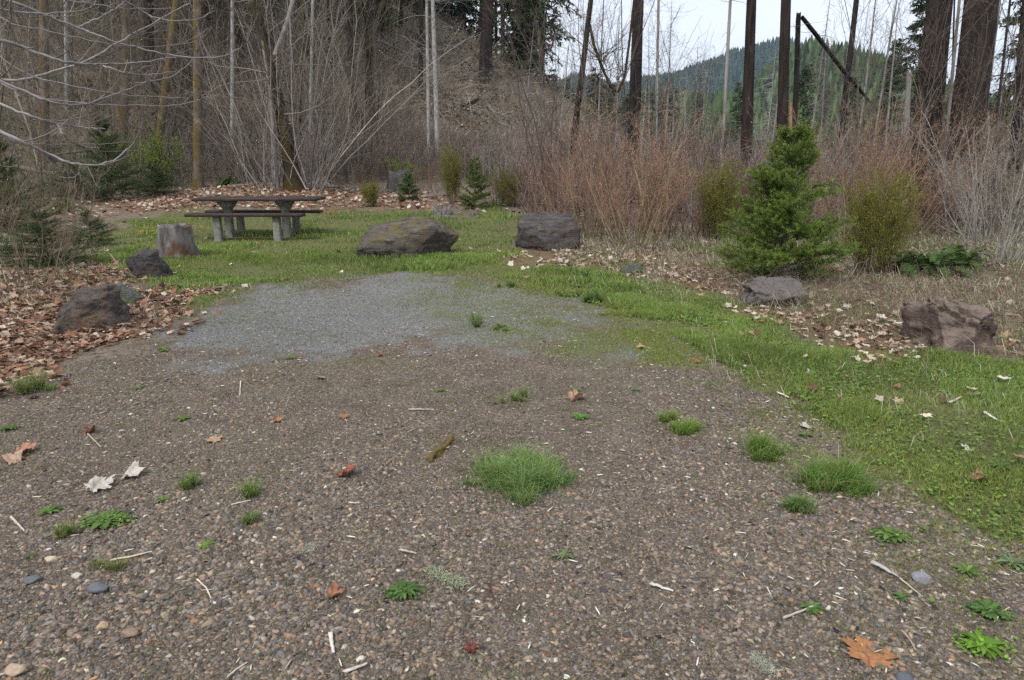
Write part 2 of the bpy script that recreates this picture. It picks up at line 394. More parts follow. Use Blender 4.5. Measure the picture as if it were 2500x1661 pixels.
def gravel():
    m = MB()
    spec = [(1.3, 3.0, 105000, .0030, .0135), (3.0, 5.0, 125000, .0039, .0135), (5.0, 8.0, 75000, .0062, .016), (8.0, 13.0, 50000, .0085, .018)]
    for y0, y1, n, s0, s1 in spec:
        x, y = frustum(n, y0, y1, 1.12)
        g, lawn, sp, spn, lit, dry, grey = masks(x, y)
        patch = .7*vn(x*.9, y*.45, s=77)+.5*vn(x*3.1, y*2.2, s=78)
        keep = (g*(1-.5*spn) > U(.15, .85, n)) & (U(0, 1, n) < .7+.45*patch)
        x, y, grey = x[keep], y[keep], grey[keep]; n = len(x)
        size = s0+(s1-s0)*U(0, 1, n)**3.8*np.clip(1+.55*patch[keep], .5, 1.5)
        big = U(0, 1, n) < .004*(1 if y0 < 5 else .3); size = np.where(big, size*1.5, size)
        size = size*(1-.35*grey)
        col = PAL[rng.choice(len(PAL), n, p=PW)]*(1+rng.normal(size=(n, 1))*.33)*np.array([1.27, 1.18, 1.08])
        gc = np.array([.20, .188, .174])*(1+rng.normal(size=(n, 1))*.45)
        gsel = (U(0, 1, n) < grey*.85)[:, None]
        col = np.clip(np.where(gsel, gc, col), .02, .6)
        z = terrain(x, y)+size*.02
        tid = rng.integers(0, len(STONES), n)
        for k, (tv, tf) in enumerate(STONES):
            s = tid == k; q = s.sum()
            if not q: continue
            sc3 = size[s][:, None]*np.stack([U(.8, 1.6, q), U(.6, 1.05, q), U(.35, .85, q)], -1)
            R3 = rnd_rot(q, .28)
            V = np.einsum('nij,nkj->nki', R3, tv[None]*sc3[:, None, :])+np.stack([x[s], y[s], z[s]], -1)[:, None]
            F = (tf[None]+(np.arange(q)*len(tv))[:, None, None]).reshape(-1, 3)
            m.add(V.reshape(-1, 3), F, np.repeat(col[s], len(tv), 0))
    o = m.build('gravel', M_STONE); tag(o, 'loose brown and grey gravel stones covering the parking pad', 'gravel', kind='stuff')
    # wood chips and splinters lying among the stones
    n = 1700; x, y = frustum(n, 1.3, 7, 1.1); g = masks(x, y)[0]
    dens = .35+.65*sst(-1, 3, x)
    k = (g > .5) & (U(0, 1, n) < dens*np.clip(2.6/y, .2, 1)); x, y = x[k], y[k]; n = len(x)
    ln = U(.006, .022, n); az = U(0, 6.28, n); d = np.stack([np.cos(az), np.sin(az), U(-.15, .25, n)], -1)
    p = np.stack([x, y, terrain(x, y)+.008], -1); P = np.stack([p-d*ln[:, None], p, p+d*ln[:, None]], 1)
    r = U(.0014, .0034, n)[:, None]*np.array([[.7, 1.1, .6]])
    V, F = tubes(P, r, 4); m = MB(); m.add(V, F, vary((.60, .55, .47), n, .22, 12))
    tag(m.build('wood_chips', M_PLAIN), 'pale splinters and bark chips strewn among the gravel', 'wood chips', kind='stuff')
gravel()

# ---------------------------------------------------------------- grass
def blades(m, pos, h, w, lean, az, col, tipc=1.25):
    n = len(pos); s = U(0, 6.283, n)
    side = np.stack([np.cos(s), np.sin(s), np.zeros(n)], -1)*(w/2)[:, None]; d = np.stack([np.cos(az), np.sin(az), np.zeros(n)], -1)
    z = np.array([0, 0, 1.])
    p1 = pos+z*(h*.6)[:, None]+d*(lean*h*.25)[:, None]; p2 = pos+z*(h*np.sqrt(np.clip(1-.5*lean**2, .15, 1)))[:, None]+d*(lean*h)[:, None]
    V = np.stack([pos-side, pos+side, p1+side*.8, p1-side*.8, p2], 1).reshape(-1, 3)
    b = (np.arange(n)*5)[:, None]
    F = np.concatenate([b+np.array([[0, 1, 2]]), b+np.array([[0, 2, 3]]), b+np.array([[3, 2, 4]])])
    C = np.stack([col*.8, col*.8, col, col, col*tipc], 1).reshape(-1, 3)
    m.add(V, F, C)
GRASS_C = np.array([(.155, .25, .048), (.205, .29, .058), (.25, .30, .08), (.11, .215, .05), (.30, .31, .11), (.42, .36, .2)])
GRASS_P = np.array([.26, .26, .17, .18, .09, .04])
ROCKS_AT = [(*G(985, 632)[:2], 1.15), (*G(420, 634)[:2], .5), (*G(350, 690)[:2], .4), (*G(600, 578)[:2], 1.0), (*G(2330, 880)[:2], .6)]
def grass_field():
    m = MB()
    for y0, y1, n, w, hh in [(-2.0, -8.0, 470000, .0036, .062), (2.0, 4.5, 60000, .0032, .05), (4.5, 7.5, 120000, .005, .055), (7.5, 12, 200000, .009, .06), (12, 22, 110000, .016, .065)]:
        if y0 < 0: x, y = U(1.0, 7.5, n), U(1.6, 8.0, n)
        else: x, y = frustum(n, y0, y1, 1.15)
        g, lawn, sp, spn, lit, dry, grey = masks(x, y)
        tuft = vn(x*2.3, y*2.3, s=41)*.5+vn(x*.8, y*.8, s=45)*.5
        dens = np.clip(lawn*(.60+.75*tuft)*(1-.82*lit)+spn*1.0*g+.42*sp*g, 0, 1)
        dens += g*.15*sst(.26, .6, vn(x*1.6, y*1.6, s=52)*.6+vn(x*5, y*5, s=53)*.5)*np.clip(y/5, .6, 1)
        de = sdf(P_LAWN, x, y)+fbm(x*2.6, y*2.6, s=57)*1.1; dens += (g > .5)*np.clip(.55*np.exp(-np.clip(de, 0, 9)/.45)*sst(-.1, .5, vn(x*3.3, y*3.3, s=58)+.15), 0, .5)
        dens *= np.where((g < .5) & (x > 0), 1, 1)
        k = dens > U(0, 1, n); x, y, tuft, lawn, sp, lit = x[k], y[k], tuft[k], lawn[k], sp[k], lit[k]; n = len(x)
        tall = sst(-.15, .6, tuft)*lawn
        for rx_, ry_, rr_ in ROCKS_AT: tall = np.maximum(tall, lawn*np.exp(-((x-rx_)**2+(2.0*(y-ry_))**2)/rr_**2))
        h = hh*(.35+.4*U(0, 1, n)+1.35*tall*U(.5, 1.1, n))*np.where(lawn < .3, .6, 1)
        ci = rng.choice(6, n, p=GRASS_P); col = GRASS_C[ci]*(1+rng.normal(size=(n, 1))*.18)*(1+.28*vn(x*1.5, y*1.5, s=63))[:, None]
        yel = sst(-.2, .5, vn(x*.55+9, y*.55, s=61))*.6*(1-tall); yel = np.maximum(yel, sst(.2, .7, sp)*.6)[:, None]
        col = col*(1-yel)+np.array([.26, .295, .07])*yel*(1+rng.normal(size=(n, 1))*.15)
        p = np.stack([x, y, terrain(x, y)-.004], -1)
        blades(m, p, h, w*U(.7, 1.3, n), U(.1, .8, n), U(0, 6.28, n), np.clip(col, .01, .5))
    # single sprigs coming up between the stones
    n = 9000; x, y = frustum(n, 1.5, 9, 1.1); mk = masks(x, y); pt = sst(.0, .5, vn(x*1.2, y*1.2, s=201)+.4*vn(x*4, y*4, s=202)+.15*(x < 0))
    k = (mk[0] > .4) & (pt*.75 > U(0, 1, n)); x, y = np.repeat(x[k], 7), np.repeat(y[k], 7); n = len(x); x = x+rng.normal(size=n)*.012; y = y+rng.normal(size=n)*.012
    blades(m, np.stack([x, y, terrain(x, y)], -1), U(.006, .028, n), U(.0018, .0034, n), U(.2, 1.2, n), U(0, 6.28, n), np.clip(vary((.15, .20, .055), n, .25), .01, .5))
    tag(m.build('grass', M_LEAFY), 'short green lawn grass around the gravel pad', 'grass', kind='stuff')
grass_field()
# low broad-leaved weeds in the verge on the right
def quads_cover(m, x, y, z, size, col, tilt=.5):
    n = len(x); a = np.arange(5)*2*math.pi/5
    tv = np.vstack([[0, 0, 0], np.stack([np.cos(a), np.sin(a)*.75, np.full(5, .12)], -1)])
    tf = np.array([[0, i+1, (i+1) % 5+1] for i in range(5)])
    V, F, C = inst(tv, tf, np.stack([x, y, z], -1), rnd_rot(n, tilt), size[:, None], col); m.add(V, F, C)
def ground_cover():
    m = MB(); n = 120000; x, y = frustum(n, 2.0, 8.5, 1.15)
    g, lawn, sp, spn, lit, dry, grey = masks(x, y)
    d = sdf(P_GRAV, x, y)
    edge = sst(1.1, .1, d)*sst(-.15, .1, d)*(x > .5)
    pt = sst(.0, .55, vn(x*1.7, y*1.7, s=71)+.3*edge+.3*vn(x*5, y*5, s=73))
    k = lawn*pt*(.15+.6*edge) > U(0, 1, n); x, y = x[k], y[k]; n = len(x)
    quads_cover(m, x, y, terrain(x, y)+U(.006, .03, n), U(.006, .013, n)*np.clip(y/3.2, .9, 2), np.clip(vary((.13, .215, .042), n, .25), .01, .5))
    n = 85000; x, y = U(1.0, 6.0, n), U(1.6, 7.0, n); mk = masks(x, y); k = (mk[1]*(1-.7*mk[4])*(.08+.6*sst(-.1, .45, vn(x*1.9, y*1.9, s=74)+.3*vn(x*6, y*6, s=75)-.10*(y-3.5)))+.05*mk[0]*(sdf(P_LAWN, x, y) < .6)) > U(0, 1, n); x, y = x[k], y[k]; n = len(x)
    quads_cover(m, x, y, terrain(x, y)+U(.004, .035, n), U(.005, .012, n), np.clip(vary((.155, .245, .05), n, .3), .01, .5))
    tag(m.build('ground_cover', M_LEAFY), 'low broad leaved weeds creeping along the verge', 'ground cover', kind='stuff')
ground_cover()

# ---------------------------------------------------------------- fallen leaves
def maple_outline(n=30, jag=.12):
    a = np.linspace(0, 2*math.pi, n, endpoint=False)
    lobes = [(0, 1.0), (.95, .92), (-.95, .92), (1.95, .66), (-1.95, .66)]
    r = np.full(n, .42)
    for c, h in lobes:
        dd = np.abs((a-c+math.pi) % (2*math.pi)-math.pi)
        r = np.maximum(r, h*np.clip(1-dd/.75, 0, 1)**.5)
    r = r*(1+U(-jag, jag, n)); r[n//2] = .15
    return np.stack([np.cos(a)*r, np.sin(a)*r], -1)
def leaf_template(n=12, curl=.35, fold=.3):
    o = maple_outline(n, .18); c, f = U(-curl, curl*1.4), U(0, fold)
    ax = U(0, 3.14); q = o[:, 0]*math.cos(ax)+o[:, 1]*math.sin(ax)
    z = c*(o**2).sum(1)+f*np.abs(q)+U(-.12, .12, n)
    V = np.vstack([[[.0, 0, U(-.05, .05)]], np.concatenate([o, z[:, None]], 1)])
    F = np.array([[0, i+1, (i+1) % n+1] for i in range(n)])
    return V, F
LEAVES = [leaf_template() for _ in range(10)]
LC = np.array([(.26, .135, .082), (.33, .215, .15), (.42, .31, .225), (.15, .08, .055), (.50, .41, .32), (.60, .53, .44), (.30, .145, .075)])
def scatter_leaves(m, x, y, size, wts, lift=.02, tilt=.45, zf=None):
    n = len(x); w = np.array(wts, float); w /= w.sum()
    col = np.clip(LC[rng.choice(7, n, p=w)]*(1+rng.normal(size=(n, 1))*.16), .02, .8)
    z = terrain(x, y)+U(.003, lift, n)
    tid = rng.integers(0, len(LEAVES), n)
    for k, (tv, tf) in enumerate(LEAVES):
        s = tid == k
        if s.sum():
            V, F, C = inst(tv, tf, np.stack([x[s], y[s], z[s]], -1), rnd_rot(s.sum(), tilt), size[s][:, None], col[s])
            m.add(V, F, C)
def litter():
    m = MB()
    for y0, y1, n, s0 in [(3.0, 6.5, 21000, .046), (6.5, 10, 18000, .055), (10, 16, 16000, .075)]:
        x, y = frustum(n, y0, y1, 1.25); g, lawn, sp, spn, lit, dry, grey = masks(x, y)
        left = (sdf(P_LEFT, x, y) < .5)
        d = lit*np.where(left, .95, .34)*(1-.5*g)
        k = d > U(0, 1, n); xx, yy, lf = x[k], y[k], left[k]
        a = lf; scatter_leaves(m, xx[a], yy[a], s0*U(.55, 1.35, a.sum()), (.26, .22, .16, .2, .06, .03, .07), .05)
        a = ~lf; scatter_leaves(m, xx[a], yy[a], s0*U(.5, 1.2, a.sum()), (.08, .16, .26, .08, .24, .14, .04), .05)
    n = 34000; x, y = frustum(n, 15, 34, 1.2); mm = masks(x, y); k = (mm[4]*.9+.10*(1-mm[1])*(x < 3)) > U(0, 1, n); x, y = x[k], y[k]
    scatter_leaves(m, x, y, .10*U(.6, 1.2, len(x)), (.18, .25, .26, .1, .12, .06, .03), .08)
    n = 16000; x, y = U(-26, 12, n), U(30, 54, n); k = (hill_z(x, y) > .3) & (vn(x*.35, y*.35, s=91) > -.1); x, y = x[k], y[k]
    scatter_leaves(m, x, y, .14*U(.6, 1.2, len(x)), (.3, .25, .1, .2, .05, .03, .07), .08)
    # a thin scatter over lawn and verge
    n = 900; x, y = U(1.6, 6.5, n), U(3.0, 8.5, n); k = (masks(x, y)[1] > .4) & (U(0, 1, n) < .10+.25*sst(-1, 1.5, y-5)*(x > 2)); x, y = x[k], y[k]
    scatter_leaves(m, x, y, .055*U(.5, 1.2, len(x)), (.1, .18, .2, .14, .22, .12, .04), .06)
    n = 420; x, y = frustum(n, 3, 16, 1.2); mm = masks(x, y); k = (mm[1]*.6+.05) > U(0, 1, n); x, y = x[k], y[k]
    scatter_leaves(m, x, y, .065*U(.6, 1.2, len(x)), (.1, .2, .2, .12, .2, .15, .03), .05)
    tag(m.build('leaf_litter', M_DEAD), 'brown and tan maple leaves fallen in drifts around the clearing', 'fallen leaves', kind='stuff')
litter()

def dry_grass():
    m = MB(); n = 260000; x, y = frustum(n, 3.2, 15, 1.25)
    mk = masks(x, y); zone = (x > .6)*(1-mk[0])*(1-.75*mk[1]); zone = np.maximum(zone, .35*mk[4]*(x < 0)*(1-mk[0])*(y < 12)*(sdf(P_LEFT, x, y) > .2))
    left = (x < -2.5)*(y > 6.5)*(1-mk[0])*(1-mk[1])*.5; zone = np.maximum(zone, left)
    k = zone*(.30+.6*sst(-.4, .4, vn(x*1.2, y*1.2, s=101))) > U(0, 1, n); x, y = x[k], y[k]; n = len(x); r = np.hypot(x, y)
    gr = sst(-.15, .35, vn(x*.9, y*.9, s=102)+.25*vn(x*4, y*4, s=103)); isg = U(0, 1, n) < .15+.55*gr
    col = np.where(isg[:, None], np.array([.16, .22, .05]), np.array([.56, .48, .345]))*(1+rng.normal(size=(n, 1))*.25)
    col = np.where((U(0, 1, n) < .3)[:, None], np.array([.20, .14, .095]), col)
    blades(m, np.stack([x, y, terrain(x, y)-.003], -1), U(.03, .13, n)*np.where(U(0, 1, n) < .07, 2.6, 1), np.clip(.0007*r, .003, .011)*U(.6, 1.2, n), np.where(isg, U(.2, .8, n), U(.6, 1.9, n)), rng.normal(2.6, 1.5, n), np.clip(col, .01, .6), 1.1)
    tag(m.build('dry_grass', M_LEAFY), 'matted straw coloured and green grass behind the verge', 'dry grass', kind='stuff')
    m = MB(); n = 5200; x, y = frustum(n, 4.5, 14, 1.25); mk = masks(x, y); k = (x > .8) & (mk[0] < .2) & (mk[1] < .5) & (vn(x*.8, y*.8, s=107)+.3 > U(-.5, 1, n)); x, y = x[k], y[k]
    scatter_leaves(m, x, y, .07*U(.5, 1.2, len(x)), (.12, .18, .24, .16, .2, .08, .02), .05)
    n = 9000; x, y = frustum(n, 4.5, 16, 1.25); mk = masks(x, y); k = (mk[0] < .1) & (mk[1] < .2) & ((x > .8) | (x < -3)); x, y = x[k], y[k]; n = len(x)
    az = U(0, 6.28, n); d = np.stack([np.cos(az), np.sin(az), U(-.03, .22, n)], -1); p = np.stack([x, y, terrain(x, y)+.012], -1)
    P = grow(p, d, U(.1, .6, n), 5, .13); V, F = tubes(P, taper(U(.0015, .0045, n), 5, .4), 3); m.add(V, F, vary((.26, .205, .16), n, .3, 15))
    tag(m.build('forest_debris', M_DEAD), 'dead leaves and fallen twigs strewn under the shrubs', 'dead leaves', kind='stuff')
dry_grass()
# ---------------------------------------------------------------- solid materials: rock, bark, wood, concrete
def rock_mat(name, dark, light, moss=0.0, mossc=(.16, .15, .04), strat=(1, 1, 5), rust=.3, topc=None):
    m, t, b = new_mat(name, .9, .25); Lk = t.links.new
    tcn = nd(t, 'ShaderNodeTexCoord'); mpn = nd(t, 'ShaderNodeMapping'); mpn.inputs['Scale'].default_value = strat; mpn.inputs['Rotation'].default_value = (.35, .25, 0)
    Lk(tcn.outputs['Object'], mpn.inputs[0])
    def no(s, d=6, r=.65, src=None):
        n = nd(t, 'ShaderNodeTexNoise', i_Scale=s, i_Detail=d, i_Roughness=r); Lk(src or tcn.outputs['Object'], n.inputs['Vector']); return n.outputs[0]
    c = ramp(t, no(3.2, 8, .72, mpn.outputs[0]), [(.3, dark), (.5, tuple((a+b_)/2 for a, b_ in zip(dark, light))), (.72, light)]).outputs[0]
    c = mixc(t, ramp(t, no(2.1, 4), [(.52, (0, 0, 0)), (.68, (rust,)*3)]).outputs[0], c, (.20, .125, .075))
    c = mixc(t, ramp(t, no(38, 3), [(.62, (0, 0, 0)), (.72, (.35,)*3)]).outputs[0], c, (.33, .32, .29))
    if topc:      # paler tint on upward-facing parts, broken up by noise
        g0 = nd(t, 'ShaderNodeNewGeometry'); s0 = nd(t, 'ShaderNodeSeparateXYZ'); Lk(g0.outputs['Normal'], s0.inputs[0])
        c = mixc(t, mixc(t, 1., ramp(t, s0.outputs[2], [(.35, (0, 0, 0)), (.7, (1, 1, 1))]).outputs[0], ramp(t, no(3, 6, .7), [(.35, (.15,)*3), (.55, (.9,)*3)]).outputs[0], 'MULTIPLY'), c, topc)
    if moss:
        ms = ramp(t, no(4.5, 8, .75), [(.60-.12*moss, (0, 0, 0)), (.66-.1*moss, (1, 1, 1))])
        g = nd(t, 'ShaderNodeNewGeometry'); sp = nd(t, 'ShaderNodeSeparateXYZ'); Lk(g.outputs['Normal'], sp.inputs[0])
        up = ramp(t, sp.outputs[2], [(.1, (.15,)*3), (.6, (.85,)*3)])
        mm = mixc(t, 1., ms.outputs[0], up.outputs[0], 'MULTIPLY')
        c = mixc(t, mm, c, mossc)
    vo = nd(t, 'ShaderNodeTexVoronoi', i_Scale=3.3, feature='DISTANCE_TO_EDGE'); wv = nd(t, 'ShaderNodeVectorMath', operation='ADD'); nc = nd(t, 'ShaderNodeTexNoise', i_Scale=3, i_Detail=5); Lk(mpn.outputs[0], nc.inputs['Vector'])
    Lk(mpn.outputs[0], wv.inputs[0]); Lk(nc.outputs['Color'], wv.inputs[1]); Lk(wv.outputs[0], vo.inputs['Vector'])
    cr = ramp(t, vo.outputs['Distance'], [(.0, (.25,)*3), (.035, (1, 1, 1))]); c = mixc(t, 1., c, cr.outputs[0], 'MULTIPLY')
    Lk(c, b.inputs['Base Color'])
    bp = nd(t, 'ShaderNodeBump', i_Strength=1., i_Distance=.05); Lk(no(6, 12, .75, mpn.outputs[0]), bp.inputs['Height'])
    bp2 = nd(t, 'ShaderNodeBump', i_Strength=.5, i_Distance=.006); Lk(no(60, 4), bp2.inputs['Height']); Lk(bp.outputs[0], bp2.inputs['Normal'])
    Lk(bp2.outputs[0], b.inputs['Normal']); return m
def bark_mat(name, dark, light, moss=0.0, scale=7, stretch=.12, patch=None, mossc=(.13, .095, .02), bd=.04):
    m, t, b = new_mat(name, .92, .2); Lk = t.links.new
    tcn = nd(t, 'ShaderNodeTexCoord'); mpn = nd(t, 'ShaderNodeMapping'); mpn.inputs['Scale'].default_value = (1, 1, stretch); Lk(tcn.outputs['Object'], mpn.inputs[0])
    def no(s, d=6, r=.65, src=None):
        n = nd(t, 'ShaderNodeTexNoise', i_Scale=s, i_Detail=d, i_Roughness=r); Lk(src or tcn.outputs['Object'], n.inputs['Vector']); return n.outputs[0]
    f = no(scale, 8, .7, mpn.outputs[0])
    c = ramp(t, f, [(.32, dark), (.66, light)]).outputs[0]
    if patch: c = mixc(t, ramp(t, no(2.3, 5), [(.5, (0, 0, 0)), (.62, (1, 1, 1))]).outputs[0], c, patch)
    if moss:
        g = nd(t, 'ShaderNodeNewGeometry'); sp = nd(t, 'ShaderNodeSeparateXYZ'); Lk(g.outputs['Normal'], sp.inputs[0])
        side = ramp(t, sp.outputs[0], [(-.0, (1, 1, 1)), (.75, (.25,)*3)])
        mm = mixc(t, 1., ramp(t, no(1.6, 8, .75), [(.62-.3*moss, (0, 0, 0)), (.70-.25*moss, (1, 1, 1))]).outputs[0], side.outputs[0], 'MULTIPLY')
        mc = ramp(t, no(30, 4), [(.3, tuple(x*.5 for x in mossc)), (.7, tuple(x*1.5 for x in mossc))])
        c = mixc(t, mm, c, mc.outputs[0])
    at = nd(t, 'ShaderNodeAttribute', attribute_name='Col')
    c = mixc(t, 1., c, at.outputs['Color'], 'MULTIPLY')
    Lk(c, b.inputs['Base Color'])
    bp = nd(t, 'ShaderNodeBump', i_Strength=.9, i_Distance=bd); Lk(f, bp.inputs['Height']); Lk(bp.outputs[0], b.inputs['Normal']); return m
M_ROCK_D = rock_mat('dark_basalt', (.028, .025, .026), (.15, .13, .125), .25)
M_ROCK_L = rock_mat('lichened_rock', (.028, .024, .021), (.21, .185, .16), .8, (.15, .12, .035), (1, 1.5, 6))
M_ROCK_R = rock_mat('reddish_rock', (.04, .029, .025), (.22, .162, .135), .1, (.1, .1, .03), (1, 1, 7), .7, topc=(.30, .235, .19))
M_ROCK_B = rock_mat('brown_rock', (.038, .031, .028), (.19, .155, .135), .15, (.1, .1, .03), (1, 1, 3), .9)
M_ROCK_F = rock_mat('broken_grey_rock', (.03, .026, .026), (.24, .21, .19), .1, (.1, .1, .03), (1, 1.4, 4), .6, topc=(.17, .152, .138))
M_ROCK_G = rock_mat('green_grey_rock', (.07, .08, .07), (.17, .18, .155), .5, (.12, .14, .04))
B_CHAR = bark_mat('charred_bark', (.006, .0055, .0055), (.045, .037, .033), scale=9, stretch=.10)
B_BROWN = bark_mat('furrowed_brown_bark', (.007, .0055, .005), (.060, .045, .038), scale=8, stretch=.10)
B_GREY = bark_mat('weathered_grey_wood', (.12, .11, .10), (.42, .39, .36), scale=10, stretch=.07, bd=.015)
B_PALE = bark_mat('pale_lichened_bark', (.16, .15, .14), (.50, .48, .45), scale=12, stretch=.4, bd=.01)
B_MOSS = bark_mat('mossy_bark', (.015, .012, .009), (.075, .058, .042), moss=.75, scale=8, stretch=.2, mossc=(.06, .045, .010))
B_MOSSG = bark_mat('grey_bark_with_moss', (.05, .042, .035), (.24, .20, .165), moss=.65, scale=9, stretch=.12, patch=(.30, .225, .165), mossc=(.14, .095, .018))
B_YMOSS = bark_mat('yellow_moss', (.13, .09, .015), (.32, .23, .05), scale=20, stretch=.6)
B_LOG = bark_mat('weathered_log', (.10, .085, .07), (.40, .37, .33), moss=.2, scale=11, stretch=.15)
B_SHOOT = bark_mat('grey_shoot', (.15, .13, .115), (.36, .33, .30), scale=20, stretch=.3, bd=.004)
B_ORANGE = bark_mat('rotten_orange_wood', (.13, .065, .03), (.50, .31, .16), scale=12, stretch=.1, bd=.03)

# ---------------------------------------------------------------- rocks
_ico = None
def ico(sub=5):
    import bmesh
    bm = bmesh.new(); bmesh.ops.create_icosphere(bm, subdivisions=sub, radius=1)
    V = np.array([v.co[:] for v in bm.verts]); F = np.array([[v.index for v in f.verts] for f in bm.faces]); bm.free()
    return V, F
ICO5 = ico(6); ICO3 = ico(3)
def rock(label, sil, thick, mat, name='boulder', chops=24, seed=1, vb=None, strat=.03, pw=2.6, depth_shift=.75, group=None, xs=1.0):
    r_ = np.random.default_rng(seed); S = np.array(sil, float)
    cu, cv = (S[:, 0].min()+S[:, 0].max())/2, S[:, 1].min()*.42+S[:, 1].max()*.58
    base = G(cu, S[:, 1].max() if vb is None else vb); Y = base[1]+thick*depth_shift
    D, F = ICO5; dx, dy, dz = D[:, 0], D[:, 1], D[:, 2]
    ph = np.arctan2(-dz, dx); e = np.stack([np.cos(ph), np.sin(ph)], -1)
    rho = np.zeros(len(D)); n = len(S)
    for i in range(n):
        a = S[i]-(cu, cv); b = S[(i+1) % n]-(cu, cv); s = b-a
        den = e[:, 0]*s[1]-e[:, 1]*s[0]; den = np.where(abs(den) < 1e-9, 1e-9, den)
        t = (a[0]*s[1]-a[1]*s[0])/den; w = (a[0]*e[:, 1]-a[1]*e[:, 0])/den
        rho = np.maximum(rho, np.where((t > 0) & (w >= -.01) & (w <= 1.01), t, 0))
    k = Y/FOC/CT*1.0
    m = (1-np.abs(dy)**pw)**(1/pw)
    c = A(cu, cv, Y); sc_ = np.linalg.norm(A(cu+50, cv, Y)-c)/50; scv = np.linalg.norm(A(cu, cv+20, Y)-A(cu, cv-20, Y))/40; sc_ *= (1-.55*thick/Y)*xs
    ext0 = None
    P = np.stack([rho*e[:, 0]*m*sc_, np.sign(dy)*(np.abs(dy)**.9)*thick, -rho*e[:, 1]*m*scv], -1)
    P[:, 2] = np.where(P[:, 2] < 0, P[:, 2]*1.25-.02, P[:, 2])
    ext = P.max(0)-P.min(0); sz = ext.min(); hi0, lo0 = P.max(0), P.min(0)
    s2 = 1/sz; q = P*s2
    dn = fbm(q[:, 0]*1.7, q[:, 1]*1.7, q[:, 2]*1.7, s=seed, o=3)*.10
    st = q[:, 2]*8+q[:, 0]*2.2+fbm(q[:, 0]*2, q[:, 1]*2, q[:, 2]*2, s=seed+9)*2.5; dn = dn+strat*np.clip(np.sin(st*2.1), -.3, 1)
    P = P+nrm(P)*(dn*sz)[:, None]
    for k_ in range(chops):
        nn = nrm(r_.normal(size=3)*np.array([.9, 1.2, .8])); nn[1] = -abs(nn[1]) if k_ % 4 else nn[1]
        if k_ % 5 == 0: nn = nrm(np.array([r_.normal()*.15, -.25+r_.normal()*.1, 1.]))
        h = P@nn; d = h.max()*r_.uniform(.70, .93); ex = np.maximum(h-d, 0); P = P-ex[:, None]*nn[None]
    q = P*s2; N_ = nrm(P)
    f1 = fbm(q[:, 0]*5, q[:, 1]*5, q[:, 2]*7, s=seed+3, o=4); f2 = np.floor(q[:, 2]*5+f1*2.5+q[:, 0]*1.5); stp = (_h(f2.astype(np.int64), f2.astype(np.int64)*0, f2.astype(np.int64)*0, seed)-.5)
    P = P+N_*((f1*.05-np.abs(fbm(q[:, 0]*3.1, q[:, 1]*3.1, q[:, 2]*4, s=seed+4, o=3))*.09+stp*.06)*sz)[:, None]
    hi, lo = P.max(0), P.min(0)
    for ax in (0, 1, 2): P[:, ax] = np.where(P[:, ax] > 0, P[:, ax]*hi0[ax]/hi[ax], P[:, ax]*lo0[ax]/lo[ax])
    mb = MB(); mb.add(P+c, F, (1, 1, 1)); loc = (c[0], c[1], tz(c[0], c[1]))
    o = mb.build(name, mat, loc=loc, smooth=True)
    return tag(o, label, 'boulder', group)
rock('brown angular boulder in the dead leaves, nearest on the left of the gravel', [(127, 808), (133, 770), (150, 743), (176, 735), (190, 710), (215, 703), (257, 702), (272, 715), (275, 738), (300, 762), (309, 785), (300, 802), (230, 818), (160, 820)], .32, M_ROCK_B, seed=11, vb=812, chops=14)
rock('low greenish grey slab of rock leaning behind the brown boulder', [(240, 712), (262, 695), (290, 700), (330, 722), (358, 736), (350, 750), (300, 755), (250, 745)], .22, M_ROCK_G, name='rock_slab', seed=23, vb=752)
rock('dark blocky rock half sunk in grass in front of the grey stump', [(308, 660), (312, 625), (345, 612), (372, 611), (395, 640), (411, 675), (395, 690), (340, 688)], .25, M_ROCK_D, seed=5, vb=682, chops=20)
rock('long grey lichen covered boulder in the grass at the head of the gravel', [(851, 634), (856, 606), (888, 592), (905, 570), (940, 548), (985, 538), (1015, 533), (1060, 531), (1102, 536), (1110, 556), (1124, 574), (1118, 592), (1095, 618), (1040, 625), (960, 626), (900, 628), (872, 638)], .55, M_ROCK_L, seed=31, vb=630, chops=10, strat=.045)
rock('dark squared boulder with yellow moss spots under the bare red shrub', [(1250, 615), (1257, 580), (1273, 537), (1290, 524), (1370, 521), (1392, 537), (1422, 582), (1416, 604), (1380, 615), (1300, 617)], .5, M_ROCK_D, seed=42, vb=612, chops=16)
rock('small rounded grey rock in dry leaves right of the shrub', [(1510, 668), (1518, 652), (1535, 645), (1560, 645), (1571, 656), (1566, 672), (1530, 674)], .17, M_ROCK_G, name='small_rock', seed=51, vb=671, chops=8)
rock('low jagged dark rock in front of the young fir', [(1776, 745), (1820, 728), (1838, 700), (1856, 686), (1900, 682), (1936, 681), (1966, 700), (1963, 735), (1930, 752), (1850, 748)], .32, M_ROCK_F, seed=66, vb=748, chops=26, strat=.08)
rock('reddish brown blocky boulder with a cracked top beside the green verge', [(2221, 868), (2232, 805), (2240, 768), (2258, 748), (2310, 736), (2368, 752), (2408, 782), (2423, 815), (2412, 845), (2362, 876), (2300, 878)], .42, M_ROCK_R, seed=78, vb=868, chops=30, strat=.05, pw=4.5, xs=.92)

